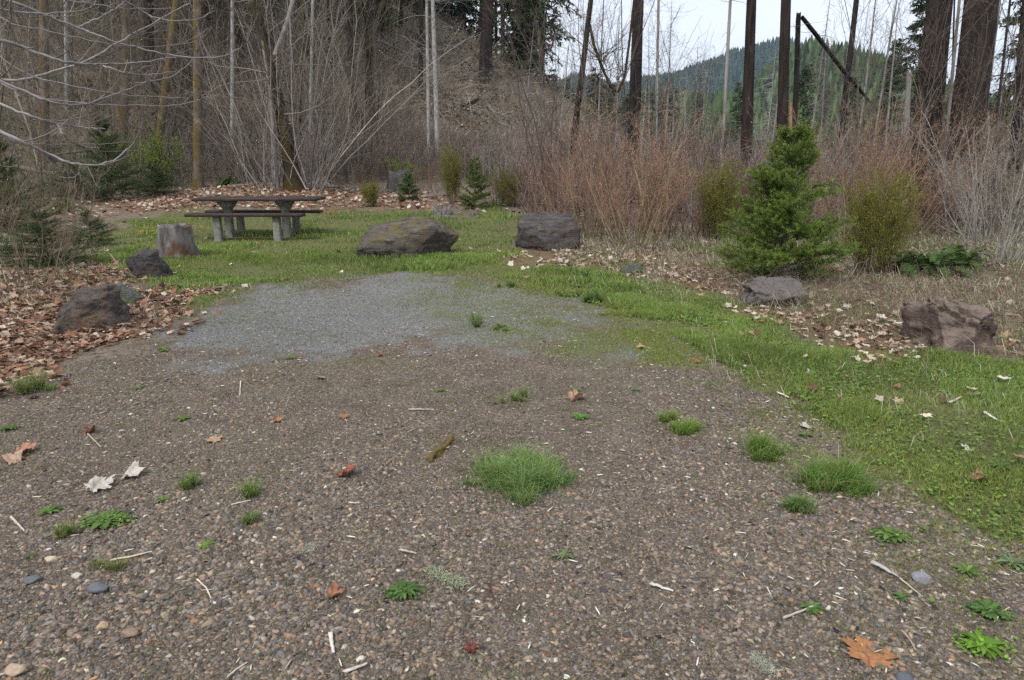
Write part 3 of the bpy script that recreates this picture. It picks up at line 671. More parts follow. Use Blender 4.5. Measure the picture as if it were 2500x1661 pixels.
# ---------------------------------------------------------------- trunks and stumps
def trunk_into(mb, pts, radii, K=24, S=14, rough=.08, seed=0, flare=0.0, col=(1, 1, 1), furrow=0.0, cap=True, jag=0.0):
    pts = np.array(pts, float); radii = np.array(radii, float)
    t = np.linspace(0, 1, len(pts)); tt = np.linspace(0, 1, K)
    P = np.stack([np.interp(tt, t, pts[:, i]) for i in range(3)], -1); r = np.interp(tt, t, radii)
    L_ = np.linalg.norm(pts[-1]-pts[0])
    r = r*(1+flare*np.exp(-tt*L_/(radii[0]*2.2)))
    V, F = tubes(P[None], r[None], S); V = V.reshape(K, S, 3); ctr = P[:, None, :]; d = V-ctr
    th = np.arange(S)*2*math.pi/S
    hh = (tt*L_)[:, None]
    n = fbm(np.cos(th)[None]*1.3+hh*.25/max(radii[0], .03)*.3, np.sin(th)[None]*1.3+0*hh, hh*.35/max(radii[0], .03)*.5, s=seed, o=3)*rough*2
    lob = flare*.25*np.exp(-tt*L_/(radii[0]*2))[:, None]*np.cos(th*5+seed)[None]
    fur = furrow*np.cos(th*(S//2))[None]
    V = ctr+d*(1+n+lob+fur)[:, :, None]
    if jag:
        V[-1, :, 2] += np.abs(vn(th*3, th*0+seed, s=seed))*jag; V[-1] = ctr[-1]+(V[-1]-ctr[-1])*.9
    c = np.tile(np.array(col)[None], (K*S, 1))
    mb.add(V.reshape(-1, 3), F, c)
    if cap:
        b = mb.n; mb.add(np.vstack([V[-1], [ctr[-1, 0]]-np.array([[0, 0, jag*.3+radii[-1]*.1]])]), np.array([[i, (i+1) % S, S] for i in range(S)]), col)

def side_twigs(P0, P1, r, n, ln, t0=.05, t1=1., droop=.0, up=.0, K=6, wig=.16, kid=0, rad=.012, el=(-.3, .4), xb=0.0):
    """bare side branches along a straight bole"""
    P0 = np.array(P0); P1 = np.array(P1); t = U(t0, t1, n); p = P0+(P1-P0)*t[:, None]
    a = U(0, 6.283, n); e = U(el[0], el[1], n)
    d = np.stack([np.cos(a)*np.cos(e)+xb, np.sin(a)*np.cos(e), np.sin(e)], -1)
    L_ = ln*U(.35, 1.1, n)*(1.1-.6*t)
    P = grow(p, d, L_, K, wig, up, droop); Rr = taper(rad*U(.6, 1.2, n)*(1-.4*t), K, .25)
    out = [(P, Rr)]
    if kid:
        kp, kd, kl, kr = kids(P, Rr, kid, .25, .95, (.5, 1.1), .45, .5)
        out.append((grow(kp, kd, kl, 4, wig, up, droop), taper(kr, 4, .3)))
    return out
def add_tubes(mb, lst, col, s=.15, S=3):
    for P, Rr in lst:
        V, F = tubes(P, Rr, S); mb.add(V, F, vary(col, len(P), s, P.shape[1]*S))

# ---------------------------------------------------------------- bare shrubs
def bush_mb(n, H, spread, k1=8, k2=5, r0=.009, cb=(.17, .13, .10), ct=(.22, .12, .09), buds=True, up=.05, wig=.10, foot=.25, minr=.0016, lean=0.0, budc=(.40, .36, .22), leaves=0, leafc=(.14, .26, .03), leafs=.012, k3=0):
    m = MB(); a = U(0, 6.283, n); fr = foot*np.sqrt(U(0, 1, n))
    p = np.stack([np.cos(a)*fr, np.sin(a)*fr, np.full(n, -.05)], -1)
    sp = spread*U(.15, 1., n)
    d = np.stack([np.cos(a)*sp+lean, np.sin(a)*sp, np.ones(n)], -1)
    P = grow(p, d, H*U(.6, 1.15, n), 9, wig*.7, up); Rr = taper(r0*U(.55, 1.2, n), 9, .22)
    V, F = tubes(P, Rr, 5); m.add(V, F, vary(cb, n, .18, 45))
    q, dd, ln, rr_ = kids(P, Rr, k1, .12, .98, (.3, .8), .42, .55)
    P2 = grow(q, dd, ln, 6, wig, up*1.2); R2 = np.maximum(taper(rr_, 6, .35), minr)
    c2 = tuple((x+y)/2 for x, y in zip(cb, ct)); V, F = tubes(P2, R2, 3); m.add(V, F, vary(c2, len(P2), .2, 18))
    q, dd, ln, rr_ = kids(P2, R2, k2, .1, .98, (.3, .9), .5, .6)
    P3 = grow(q, dd, ln, 5, wig*1.2, up); R3 = np.maximum(taper(rr_, 5, .5), minr*.8)
    V, F = tubes(P3, R3, 3); m.add(V, F, vary(ct, len(P3), .22, 15))
    tips = P3[:, 1:].reshape(-1, 3)
    if k3:
        q, dd, ln, rr_ = kids(P3, R3, k3, .1, .98, (.3, .9), .55, .7)
        P4 = grow(q, dd, ln, 4, wig*1.2, up); R4 = np.maximum(taper(rr_, 4, .6), minr*.7)
        V, F = tubes(P4, R4, 3); m.add(V, F, vary(ct, len(P4), .22, 12)); tips = np.vstack([tips, P4[:, 1:].reshape(-1, 3)])
    if buds:
        t = tips[U(0, 1, len(tips)) < .55]; nb = len(t)
        tv = np.array([(-.5, 0, 0), (.5, 0, 0), (0, 0, 1.4), (0, .5, .6)]); tf = np.array([[0, 1, 2], [0, 3, 2]])
        V, F, C = inst(tv, tf, t, rnd_rot(nb, .8), U(.005, .011, nb)[:, None]*max(1, minr/.002), vary(budc, nb, .2)); m.add(V, F, C)
    if leaves:
        t = np.repeat(tips, leaves, 0)+rng.normal(size=(len(tips)*leaves, 3))*.03; nb = len(t)
        tv = np.array([(-.5, 0, 0), (.5, 0, 0), (.35, 0, 1.), (-.2, .2, 1.2)]); tf = np.array([[0, 1, 2], [0, 2, 3]])
        V, F, C = inst(tv, tf, t, rnd_rot(nb, .9), leafs*U(.6, 1.3, nb)[:, None], vary(leafc, nb, .25)); m.add(V, F, C)
    return m
def place(mb, name, mat, loc, label, cat, group=None, rz=0, s=1.0):
    o = mb.build(name, mat); o.location = loc; o.rotation_euler = (0, 0, rz); o.scale = (s, s, s) if np.isscalar(s) else s
    return tag(o, label, cat, group)

# ---------------------------------------------------------------- young firs
def fir_parts(H=2.1, R=.72, whorls=15, per=6, twigs=13, nl=.026, nw=.0034, col=(.072, .115, .024), tip=(.15, .20, .04), seed=1, pw=.85, dens=1.0, lean=(0, 0), zt=.90):
    br = MB(); ne = MB()
    topv = np.array([lean[0], lean[1], H]); trunk_into(br, [(0, 0, -.05), topv*.5, topv*.93, topv], [.03*H/2, .017*H/2, .006, .003], K=14, S=7, col=(.16, .12, .09))
    zs = np.linspace(.04, zt, whorls)+U(-.015, .015, whorls); P0 = []; D0 = []; L0 = []
    for z in zs:
        for i in range(int(per*(1.15-.45*z))+1):
            a = U(0, 6.283); zz = z+U(-.025, .025)*(1 if i < per-1 else 2)
            e = .10+.75*zz+U(-.28, .28)
            P0.append(topv*np.clip(zz, .02, .97)); D0.append([math.cos(a)*math.cos(e), math.sin(a)*math.cos(e), math.sin(e)])
            L0.append(R*(1-zz)**pw*U(.6, 1.12)*(1.0 if zz > .12 else .8)+.05)
    P0 = np.array(P0); D0 = np.array(D0); L0 = np.array(L0)
    P = grow(P0, D0, L0, 8, .06, .02); Rr = taper(.006*np.sqrt(L0/R)+.001, 8, .3)
    V, F = tubes(P, Rr, 3); br.add(V, F, vary((.17, .13, .09), len(P), .12, 24))
    N, K, _ = P.shape
    tw = max(4, int(twigs)); idx = np.repeat(np.arange(N), tw); t = np.tile(np.linspace(.16, .96, tw), N)+U(-.02, .02, N*tw)
    keep = U(0, 1, len(idx)) < (.35+.65*L0[idx]/R)*1.2; idx, t = idx[keep], t[keep]
    k = np.minimum((t*(K-1)).astype(int), K-2); f = (t*(K-1)-k)[:, None]
    p = P[idx, k]*(1-f)+P[idx, k+1]*f; d = nrm(P[idx, k+1]-P[idx, k])
    s = nrm(np.cross(d, [0, 0, 1.])); sg = np.where(rng.random(len(idx)) < .5, 1, -1)[:, None]
    dd = nrm(d*.8+s*sg*U(.3, 1., len(idx))[:, None]+np.array([0, 0, 1.])*U(-.35, .55, len(idx))[:, None])
    ln = (.12+.46*L0[idx])*(1-t*.72)*U(.6, 1.15, len(idx))
    P2 = grow(p, dd, ln, 4, .08, .02); R2 = np.full((len(P2), 4), .0018)
    V, F = tubes(P2, R2, 3); br.add(V, F, vary((.15, .14, .06), len(P2), .1, 12))
    def needles(PP, per_m, colour, tipk):
        Ls = np.linalg.norm(np.diff(PP, axis=1), axis=2).sum(1); cnt = np.maximum((Ls*per_m*dens).astype(int), 4)
        ii = np.repeat(np.arange(len(PP)), cnt); tt = U(0.05, 1, len(ii))*(PP.shape[1]-1); kk = np.minimum(tt.astype(int), PP.shape[1]-2); ff = (tt-kk)[:, None]
        q = PP[ii, kk]*(1-ff)+PP[ii, kk+1]*ff; dr = nrm(PP[ii, kk+1]-PP[ii, kk])
        pr = rand_perp(dr); pr[:, 2] += .12
        n_ = nrm(dr*U(.25, .8, len(ii))[:, None]+pr); ll = nl*U(.7, 1.25, len(ii))[:, None]
        sd = nrm(np.cross(n_, rng.normal(size=n_.shape)))*nw/2
        V = np.stack([q-sd, q+sd, q+n_*ll], 1).reshape(-1, 3); F = np.arange(len(V)).reshape(-1, 3)
        w = (tt/(PP.shape[1]-1))[:, None]**2*tipk
        bc = np.repeat((1+rng.normal(size=(len(PP), 1))*.22), cnt, 0)
        c = (np.array(colour)*(1-w)+np.array(tip)*w)*(1+rng.normal(size=(len(ii), 1))*.15)*bc
        ne.add(V, F, np.repeat(np.clip(c, .008, .4), 3, 0))
    needles(P2, 330, col, .7); needles(P, 260, col, .8)
    lead = np.array([[topv*.72, topv*.82, topv*.92, topv]]); needles(lead, 300, col, .5)
    return br, ne
def fir(loc, label, group=None, s=1.0, name='young_fir', **k):
    br, ne = fir_parts(**k); e = empty(name, loc, label, 'fir sapling', group)
    a = br.build('trunk', M_TWIG); a.parent = e; b = ne.build('crown', M_NEEDLE); b.parent = e
    e.scale = (s, s, s) if np.isscalar(s) else s
    return e

# ---------------------------------------------------------------- tall conifers
def conifer_parts(H=24, z0=.25, R=3.2, r0=.3, n=230, sprays=15, tl=.34, col=(.022, .045, .018), tip=(.05, .085, .03), droop=.10, bark=(1, 1, 1), sparse=0.0, sw=.085):
    tr = MB(); cr = MB()
    trunk_into(tr, [(0, 0, -1), (0, 0, H*.5), (0, 0, H)], [r0, r0*.62, .02], K=26, S=12, flare=.35, rough=.06, seed=int(H*7))
    t = z0+(1-z0)*U(0, 1, n)**.85; a = U(0, 6.283, n); e = U(-.25, .15, n)
    L_ = (R*np.clip((1-t)/(1-z0), 0, 1)**.7*U(.45, 1.1, n)+.25)*np.clip((t-z0)/.05, .4, 1)
    p = np.stack([0*t, 0*t, t*H], -1); d = np.stack([np.cos(a)*np.cos(e), np.sin(a)*np.cos(e), np.sin(e)], -1)
    P = grow(p, d, L_, 7, .06, .0, droop*1.5); Rr = taper(.03*L_/R+.01, 7, .3)
    V, F = tubes(P, Rr, 3); cr.add(V, F, vary((.06, .05, .04), n, .1, 21))
    idx = np.repeat(np.arange(n), sprays); tt = U(.15, 1, len(idx))*6; k = np.minimum(tt.astype(int), 5); f = (tt-k)[:, None]
    q = P[idx, k]*(1-f)+P[idx, k+1]*f; dr = nrm(P[idx, k+1]-P[idx, k]); s = nrm(np.cross(dr, [0, 0, 1.]))
    sg = np.where(rng.random(len(idx)) < .5, -1, 1)[:, None]
    sd = nrm(dr*.8+s*sg*U(.2, 1, len(idx))[:, None]+np.array([0, 0, -1.])*U(.0, .55, len(idx))[:, None]); ln = tl*(1.5-.9*tt/6)*U(.6, 1.4, len(idx))*1.7
    # every spray is a tapering twig with ragged leaflets
    for j in range(5):
        f1 = U(0, .75, len(idx))[:, None]; o = q+sd*ln[:, None]*f1
        nn = nrm(sd+rng.normal(size=sd.shape)*.55); w = nrm(np.cross(nn, rng.normal(size=nn.shape)*.6+np.array([0, 0, 1.])))*sw*U(.4, 1., len(idx))[:, None]
        e2 = o+nn*(ln*U(.3, .7, len(idx)))[:, None]
        V = np.stack([o, (o+e2)/2+w, e2, (o+e2)/2-w], 1).reshape(-1, 3); F = np.arange(len(V)).reshape(-1, 4)
        m_ = U(0, 1, len(idx))[:, None]; c = np.array(col)*(1-m_)+np.array(tip)*m_
        cr.add(V, F, np.repeat(np.clip(c*(1+rng.normal(size=(len(idx), 1))*.2), .005, .3), 4, 0))
    return tr, cr
def tree_from(tr, cr, name, bark, loc, label, cat, group=None, mat=None, s=1.0, rz=0):
    e = empty(name, loc, label, cat, group)
    a = tr.build('trunk', bark, smooth=True); a.parent = e
    if cr is not None and cr.v: b = cr.build('crown', mat or M_NEEDLE); b.parent = e
    e.scale = (s, s, s) if np.isscalar(s) else s; e.rotation_euler = (0, 0, rz)
    return e
def bole(label, u0, v0, u1, Y, wpx, bark=None, cat='tree', name='bare_tree', H=22, wtop=None, twigs=0, tl=1.6, tcol=(.16, .14, .12), kid=0, flare=.35, rough=.07, el=(-.3, .4), trad=.012, droop=0., group=None, cut=None, S=14, vtop=0, t0=.12, xb=0., seed=None, furrow=0., tg=0.0):
    """tree whose bole passes pixel (u0, v0) near its foot and (u1, vtop) higher up, standing Y metres away"""
    a = A(u0, v0, Y); b = A(u1, vtop, Y+tg); zb = tz(a[0], Y); d = (b-a)/(b[2]-a[2])
    base = a+d*(zb-.12-(1.1*wpx/FOC*Y if float(hill_z(a[0], Y)) > .4 else 0)-a[2]); top = a+d*((zb+H if cut is None else A(u1, cut, Y)[2])-a[2])
    r0 = wpx/2*Y/FOC/CT*.98; r1 = (r0*.12 if cut is None else r0*.7) if wtop is None else wtop/2*Y/FOC
    loc = (base[0], base[1], zb); e = empty(name, loc, label, cat, group); tr = MB()
    sd = seed if seed is not None else int(u0+v0)
    mid = base+(top-base)*.5+np.array([U(-.12, .12), 0, 0])*wpx/20
    trunk_into(tr, [base, mid, top], [r0, r0*.5+r1*.5, r1], K=40, S=S, flare=flare, rough=rough, seed=sd, jag=.5*r0*3 if cut is not None else 0, furrow=furrow)
    tr.build('trunk', bark or B_BROWN, parent=e, smooth=True)
    if twigs:
        c = MB(); add_tubes(c, side_twigs(base, top, r0, twigs, tl, t0, .97, kid=kid, rad=trad, el=el, droop=droop, xb=xb), tcol)
        c.build('crown', M_TWIG, parent=e)
    return e
# ---------------------------------------------------------------- picnic table
def box(mb, x0, x1, y0, y1, z0, z1, col=(1, 1, 1), bev=.006, ax=None):
    """box with chamfered long edges"""
    b = bev; xs = [(x0, y0+b, z0+b)]
    ring = [(y0+b, z0), (y1-b, z0), (y1, z0+b), (y1, z1-b), (y1-b, z1), (y0+b, z1), (y0, z1-b), (y0, z0+b)]
    V = []
    for x, k in ((x0, .5), (x0+b, 0), (x1-b, 0), (x1, .5)):
        cy, cz = (y0+y1)/2, (z0+z1)/2
        V += [(x, y+(cy-y)*k*b*2/(y1-y0), z+(cz-z)*k*b*2/(z1-z0)) for y, z in ring]
    F = [[i*8+j, i*8+(j+1) % 8, (i+1)*8+(j+1) % 8, (i+1)*8+j] for i in range(3) for j in range(8)]
    F += [[7, 6, 1, 0], [6, 5, 2, 1], [5, 4, 3, 2], [24, 25, 30, 31], [25, 26, 29, 30], [26, 27, 28, 29]]
    V = np.array(V)
    if ax is not None: V = ax(V)
    mb.add(V, np.array(F), col)
def concrete_mat():
    m, t, b = new_mat('mossy_concrete', .95, .15); Lk = t.links.new; tcn = nd(t, 'ShaderNodeTexCoord')
    n = nd(t, 'ShaderNodeTexNoise', i_Scale=9, i_Detail=8, i_Roughness=.7); Lk(tcn.outputs['Object'], n.inputs['Vector'])
    n2 = nd(t, 'ShaderNodeTexNoise', i_Scale=70, i_Detail=4); Lk(tcn.outputs['Object'], n2.inputs['Vector'])
    c = ramp(t, n.outputs[0], [(.3, (.10, .105, .085)), (.5, (.22, .215, .19)), (.7, (.34, .33, .30))]).outputs[0]
    c = mixc(t, ramp(t, n2.outputs[0], [(.6, (0, 0, 0)), (.7, (.6,)*3)]).outputs[0], c, (.12, .12, .10))
    Lk(c, b.inputs['Base Color']); bp = nd(t, 'ShaderNodeBump', i_Strength=.6, i_Distance=.004); Lk(n2.outputs[0], bp.inputs['Height']); Lk(bp.outputs[0], b.inputs['Normal']); return m
def plank_mat():
    m, t, b = new_mat('brown_painted_plank', .6, .35); Lk = t.links.new; tcn = nd(t, 'ShaderNodeTexCoord'); mpn = nd(t, 'ShaderNodeMapping'); mpn.inputs['Scale'].default_value = (.12, 1, 1)
    Lk(tcn.outputs['Object'], mpn.inputs[0])
    n = nd(t, 'ShaderNodeTexNoise', i_Scale=40, i_Detail=6, i_Roughness=.6); Lk(mpn.outputs[0], n.inputs['Vector'])
    n2 = nd(t, 'ShaderNodeTexNoise', i_Scale=7, i_Detail=5); Lk(tcn.outputs['Object'], n2.inputs['Vector'])
    c = ramp(t, n.outputs[0], [(.3, (.026, .016, .013)), (.7, (.052, .033, .026))]).outputs[0]
    c = mixc(t, ramp(t, n2.outputs[0], [(.55, (0, 0, 0)), (.75, (.3,)*3)]).outputs[0], c, (.14, .12, .11))
    Lk(c, b.inputs['Base Color']); bp = nd(t, 'ShaderNodeBump', i_Strength=.4, i_Distance=.003); Lk(n.outputs[0], bp.inputs['Height']); Lk(bp.outputs[0], b.inputs['Normal']); return m
def picnic_table():
    M_C, M_P = concrete_mat(), plank_mat(); Yf, Yp, Yb = 13.9, 14.55, 15.25
    def X(u, Y): return (A(u, 500, Y))[0]
    zt = A(620, 484, 14.2)[2]; zb = A(600, 522, Yf-.1)[2]
    g = tz(-5.4, 14.5); e = empty('picnic_table', (X(620, Yp), Yp, g), 'brown plank picnic table with benches on concrete posts in the grass', 'picnic table')
    m = MB(); x0, x1 = X(471, 14.2), X(772, 14.2)
    for k in range(4): box(m, x0+(.02 if k % 2 else 0), x1-(.03 if k == 2 else 0), 14.15+k*.203, 14.15+k*.203+.195, zt-.062+.001*k, zt+.001*k)
    m.build('tabletop', M_P, parent=e)
    for Y, u0, u1 in ((Yf, 455, 740), (Yb, 505, 784)):
        m = MB(); a0, a1 = X(u0, Y), X(u1, Y); zz = zb-(.02 if Y == Yb else 0)
        box(m, a0, a1, Y-.15, Y-.005, zz-.062, zz); box(m, a0+.01, a1-.01, Y+.005, Y+.15, zz-.063, zz-.001); m.build('bench', M_P, parent=e)
    for uu in (555, 696):
        x = X(uu, Yp); m = MB()
        def fr(V): return V
        R_ = [(.075, g-.12), (.075, zt-.26), (.10, zt-.22), (.17, zt-.10), (.175, zt-.075)]
        V = []; bl = .75
        for r, z in R_: V += [(x-r, Yp-r*bl, z), (x-r*bl, Yp-r, z), (x+r*bl, Yp-r, z), (x+r, Yp-r*bl, z), (x+r, Yp+r*bl, z), (x+r*bl, Yp+r, z), (x-r*bl, Yp+r, z), (x-r, Yp+r*bl, z)]
        F = [[i*8+j, i*8+(j+1) % 8, (i+1)*8+(j+1) % 8, (i+1)*8+j] for i in range(4) for j in range(8)]
        m.add(V, F); box(m, x-.07, x+.07, 14.17, 14.93, zt-.075, zt-.064, bev=.002); m.build('pedestal', M_C, parent=e)
    for u_, Y in ((526, Yf), (672, Yf), (583, Yb), (720, Yb)):
        x = X(u_, Y); m = MB(); zz = zb-.064-(.02 if Y == Yb else 0); V = []
        for r, z in ((.075, g-.15), (.068, zz-.02), (.068, zz)):
            bl = .8; V += [(x-r, Y-r*bl, z), (x-r*bl, Y-r, z), (x+r*bl, Y-r, z), (x+r, Y-r*bl, z), (x+r, Y+r*bl, z), (x+r*bl, Y+r, z), (x-r*bl, Y+r, z), (x-r, Y+r*bl, z)]
        m.add(V, [[i*8+j, i*8+(j+1) % 8, (i+1)*8+(j+1) % 8, (i+1)*8+j] for i in range(2) for j in range(8)]); m.build('leg', M_C, parent=e)
picnic_table()

# ---------------------------------------------------------------- stumps and dead wood
def stump(label, u0, u1, vt, vb, bark, spikes=0, flare=.3, seed=3, top=.8, jag=.05, name='stump', twin=0):
    b = G((u0+u1)/2, vb); Y = b[1]; w = (u1-u0)*Y/FOC/CT; r = w/2/(1+flare*.7); h = A((u0+u1)/2, vt, Y)[2]-b[2]; mb = MB()
    ctr = b+np.array([0, r, 0])
    n = 40; th = np.arange(n)*2*math.pi/n; zs = np.linspace(-.06, 1, 16); full = h; h = h*(.45 if spikes else 1)
    prof = r*(1+flare*np.exp(-np.clip(zs, 0, 1)*4)); prof = prof*(1-(1-top)*np.clip(zs, 0, 1))
    edge = 1+jag*vn(np.cos(th)*3, np.sin(th)*3, th*0, s=seed)+jag*.6*vn(th*6, th*0, s=seed+2)
    V = []
    for z, pr in zip(zs, prof):
        nn = 1+.10*fbm(np.cos(th)*2.2, np.sin(th)*2.2, z*1.2+th*0, s=seed)*1.6+.05*np.exp(-z*3)*np.cos(th*4+seed)+.035*vn(th*7, z*1.5+th*0, s=seed+7)
        V.append(np.stack([ctr[0]+np.cos(th)*pr*nn, ctr[1]+np.sin(th)*pr*nn, b[2]+z*h*np.where(z > .5, edge, 1)], -1))
    for k, dz in ((.86, -.01), (.55, -.05), (.15, -.09)):
        q = V[15].copy(); c0 = q.mean(0); q = c0+(q-c0)*k; q[:, 2] = V[15][:, 2]*.5+c0[2]*.5+dz*h+.03*h*vn(th*3, th*0+k*9, s=seed); V.append(q)
    V = np.vstack(V); R0 = len(V)//n
    F = np.array([[i*n+j, i*n+(j+1) % n, (i+1)*n+(j+1) % n, (i+1)*n+j] for i in range(R0-1) for j in range(n)])
    mb.add(V, F)
    if spikes:
        a = U(0, 6.283, spikes); rr = r*np.sqrt(U(0, 1, spikes)); p = np.stack([ctr[0]+np.cos(a)*rr*.9, ctr[1]+np.sin(a)*rr*.9, np.full(spikes, b[2]-.05)], -1)
        d = np.stack([np.cos(a)*.35, np.sin(a)*.35, np.ones(spikes)], -1); hh = full*U(.5, 1.25, spikes)*(1.2-.6*rr/r)
        P = grow(p, d, hh, 5, .08); Rr = taper(r*.11*U(.5, 1.2, spikes), 5, .08); V, F = tubes(P, Rr, 5); mb.add(V, F, vary((1, 1, 1), spikes, .12, 25))
    o = mb.build(name, bark, loc=(b[0], b[1]+r, b[2]), smooth=not spikes); return tag(o, label, 'stump')
B_STUMP = bark_mat('weathered_stump', (.05, .03, .022), (.48, .45, .42), scale=8, stretch=.22, patch=(.19, .09, .05), bd=.03)
stump('short weathered grey stump with red brown rot left of the picnic table', 362, 462, 553, 634, B_STUMP, flare=.18, seed=4, top=.85)
stump('big old blackened stump with a pale grey side at the edge of the woods', 938, 1006, 420, 470, bark_mat('charred_stump', (.02, .017, .015), (.30, .28, .26), scale=3, stretch=.4, bd=.05), flare=.25, seed=9, top=.9, jag=.15)
stump('splintered pale stump with upright shards behind the long boulder', 1048, 1114, 494, 530, B_GREY, spikes=90, flare=.7, seed=12, top=.5, name='splintered_stump')
stump('low rotten stump of dark shreds right of the splintered one', 1126, 1178, 504, 530, B_LOG, spikes=50, flare=.5, seed=15, top=.6, name='splintered_stump')
stump('orange rotten wood stump crumbling right of the picnic table', 775, 828, 500, 522, B_ORANGE, spikes=34, flare=.6, seed=18, top=.4, name='splintered_stump')
stump('tiny cut stump among leaves right of the mossy maple', 852, 868, 463, 474, B_STUMP, flare=.1, seed=21)
def log(label, pts, wpx, bark=B_LOG, Y=None, name='fallen_log', lift=0.5, taper_=.6, branches=0):
    """pts: pixels along the log; on the ground unless a distance is given"""
    W = []
    for i, (u, v) in enumerate(pts):
        if Y is None: q = G(u, v)
        else: q = A(u, v, Y if np.isscalar(Y) else Y[i])
        W.append(q)
    W = np.array(W); r = wpx/2*W[0][1]/FOC
    if Y is None: W[:, 2] += r*lift
    mb = MB(); trunk_into(mb, W, np.linspace(r, r*taper_, len(W)), K=18, S=12, rough=.12, seed=int(pts[0][0]))
    n0 = W[0]-(W[1]-W[0])*.01
    if branches:
        add_tubes(mb, side_twigs(W[0], W[-1], r, branches, r*14, .1, .95, rad=r*.2, kid=2), (1, 1, 1))
    o = mb.build(name, bark, loc=tuple(W[0]), smooth=True); return tag(o, label, 'log')
log('grey barkless log lying in the undergrowth at the far left', [(35, 410), (90, 422), (142, 430)], 14)
log('pale thin log above the grey barkless one', [(92, 384), (150, 378), (225, 368)], 7)
log('short grey log lying above the bright green shrub', [(400, 356), (430, 352), (465, 346)], 8)
log('pale log lying behind the picnic table', [(555, 459), (590, 455), (626, 453)], 8)
log('pale grey log at the foot of the mossy maple', [(772, 462), (800, 458), (828, 460)], 11)
log('charred black log below the twin trunks on the slope', [(1135, 272), (1155, 277), (1172, 284)], 8, bark=B_CHAR)
log('dark fallen log propped against the twin trunks', [(1128, 262), (1150, 254), (1168, 244)], 10, bark=B_BROWN)
log('weathered log sliding down the slope right of the twin trunks', [(1192, 270), (1213, 279), (1234, 288)], 7, bark=B_LOG)
log('thin bleached log low on the slope', [(1213, 300), (1235, 308), (1262, 318)], 6, bark=B_GREY)
log('bleached log lying high on the wooded slope', [(922, 102), (960, 116), (1000, 137)], 8, bark=B_GREY)
log('reddish log leaning across the slope between the brown trunks', [(915, 120), (950, 128), (985, 142)], 5, bark=B_BROWN)
log('long grey log lying across the upper slope at the left', [(808, 115), (840, 112), (880, 112)], 9, bark=B_GREY)

# ---------------------------------------------------------------- sapling firs in the clearing
fg = G(1905, 683)
fir((fg[0], fg[1], fg[2]), 'bushy green young fir standing alone at the right edge of the gravel', H=2.3, R=1.0, whorls=14, per=9, twigs=20, lean=(.02, 0), pw=1.02, nl=.036, nw=.0052, col=(.10, .165, .028), tip=(.22, .30, .05), zt=.76)
# its thin leader runs well above the crown
g_ = G(1160, 510); fir(tuple(g_), 'little bright fir sapling right of the splintered stump', H=1.42, R=.62, whorls=11, per=5, twigs=14, nl=.035, nw=.007, dens=.8)
g_ = G(998, 492); fir(tuple(g_), 'small dark fir sapling in front of the blackened stump', H=.82, R=.5, whorls=9, per=5, twigs=13, nl=.035, nw=.008, dens=.8, col=(.05, .085, .03))
g_ = G(275, 490); left_fir = fir(tuple(g_), 'dark bushy fir sapling left of the bright green shrub', H=2.6, R=1.25, whorls=14, per=7, twigs=14, nl=.04, nw=.009, dens=.55, col=(.04, .075, .025), tip=(.09, .13, .04))
g_ = G(185, 487); dup(left_fir, tuple(g_), 2.0, (.85, .85, .45), 'low spreading fir left of the dark bushy sapling')
g_ = G(385, 478); dup(left_fir, tuple(g_), 4.0, (.9, .9, .42), 'low spreading fir right of the dark bushy sapling')
g_ = G(20, 560); dup(left_fir, tuple(g_), 1.0, (.9, .9, .8), 'dark fir at the left border of the clearing')
g_ = G(120, 650); dup(left_fir, tuple(g_), 3.0, (.85, .85, .33), 'low green fir sprawling over the leaves at the far left')
g_ = G(225, 600); dup(left_fir, tuple(g_), 5.0, (.5, .5, .26), 'low fir seedling in the grass left of the grey stump')

# ---------------------------------------------------------------- shrubs near the clearing
W_RED = dict(cb=(.27, .22, .13), ct=(.33, .17, .12), budc=(.50, .42, .30))
g_ = G(1560, 612)
willow = place(bush_mb(30, 2.7, .75, 8, 4, .012, minr=.0023, **W_RED, foot=.45, k3=1, wig=.14), 'red_twig_shrub', M_TWIG, tuple(g_+[0, .3, 0]), 'big bare reddish shrub fanning out behind the dark squared boulder', 'shrub')
g_ = G(1440, 590); s2 = dup(willow, tuple(g_+[0, .5, 0]), 2.2, .85, 'leafless reddish shrub rising directly over the dark squared boulder')
g_ = G(1650, 550); dup(willow, tuple(g_+[0, 1.5, 0]), 4.0, .7, 'leafless reddish shrub between the big bare shrub and the young fir')
P_BR = bush_mb(24, 2.2, .6, 8, 5, .012, cb=(.33, .31, .28), ct=(.28, .23, .20), minr=.0021, foot=.4, k3=1, wig=.16)
g_ = G(2420, 640); gs = place(P_BR, 'grey_twig_shrub', M_TWIG, tuple(g_), 'grey crooked bare shrub behind the reddish brown boulder', 'shrub')
g_ = G(2140, 610); dup(willow, tuple(g_+[0, 1.2, 0]), 5.1, .95, 'tall reddish bare shrub behind the yellow green broom')
g_ = G(2290, 600); dup(willow, tuple(g_+[0, 1.5, 0]), .7, 1.05, 'tall reddish bare shrub in front of the two huge trunks')
g_ = G(1790, 570); dup(gs, tuple(g_+[0, 2.0, 0]), 1.7, .8, 'greyish bare shrub just behind the young fir')
g_ = G(2010, 590); dup(gs, tuple(g_+[0, 1.2, 0]), 2.7, 1.0, 'grey bare shrub between the young fir and the yellow green broom')
g_ = G(2485, 600); dup(gs, tuple(g_+[0, .8, 0]), 4.4, 1.1, 'grey bare shrub at the right edge of the picture')
broom = place(bush_mb(60, 1.25, .40, 8, 5, .006, cb=(.15, .11, .065), ct=(.17, .15, .05), buds=False, minr=.0018, foot=.3, leaves=2, leafc=(.22, .22, .042), leafs=.011, up=.03, k3=1), 'broom_shrub', M_LEAFY, tuple(G(2125, 672)), 'rounded yellow green broom shrub right of the young fir', 'shrub', s=(.68, .68, 1.0))
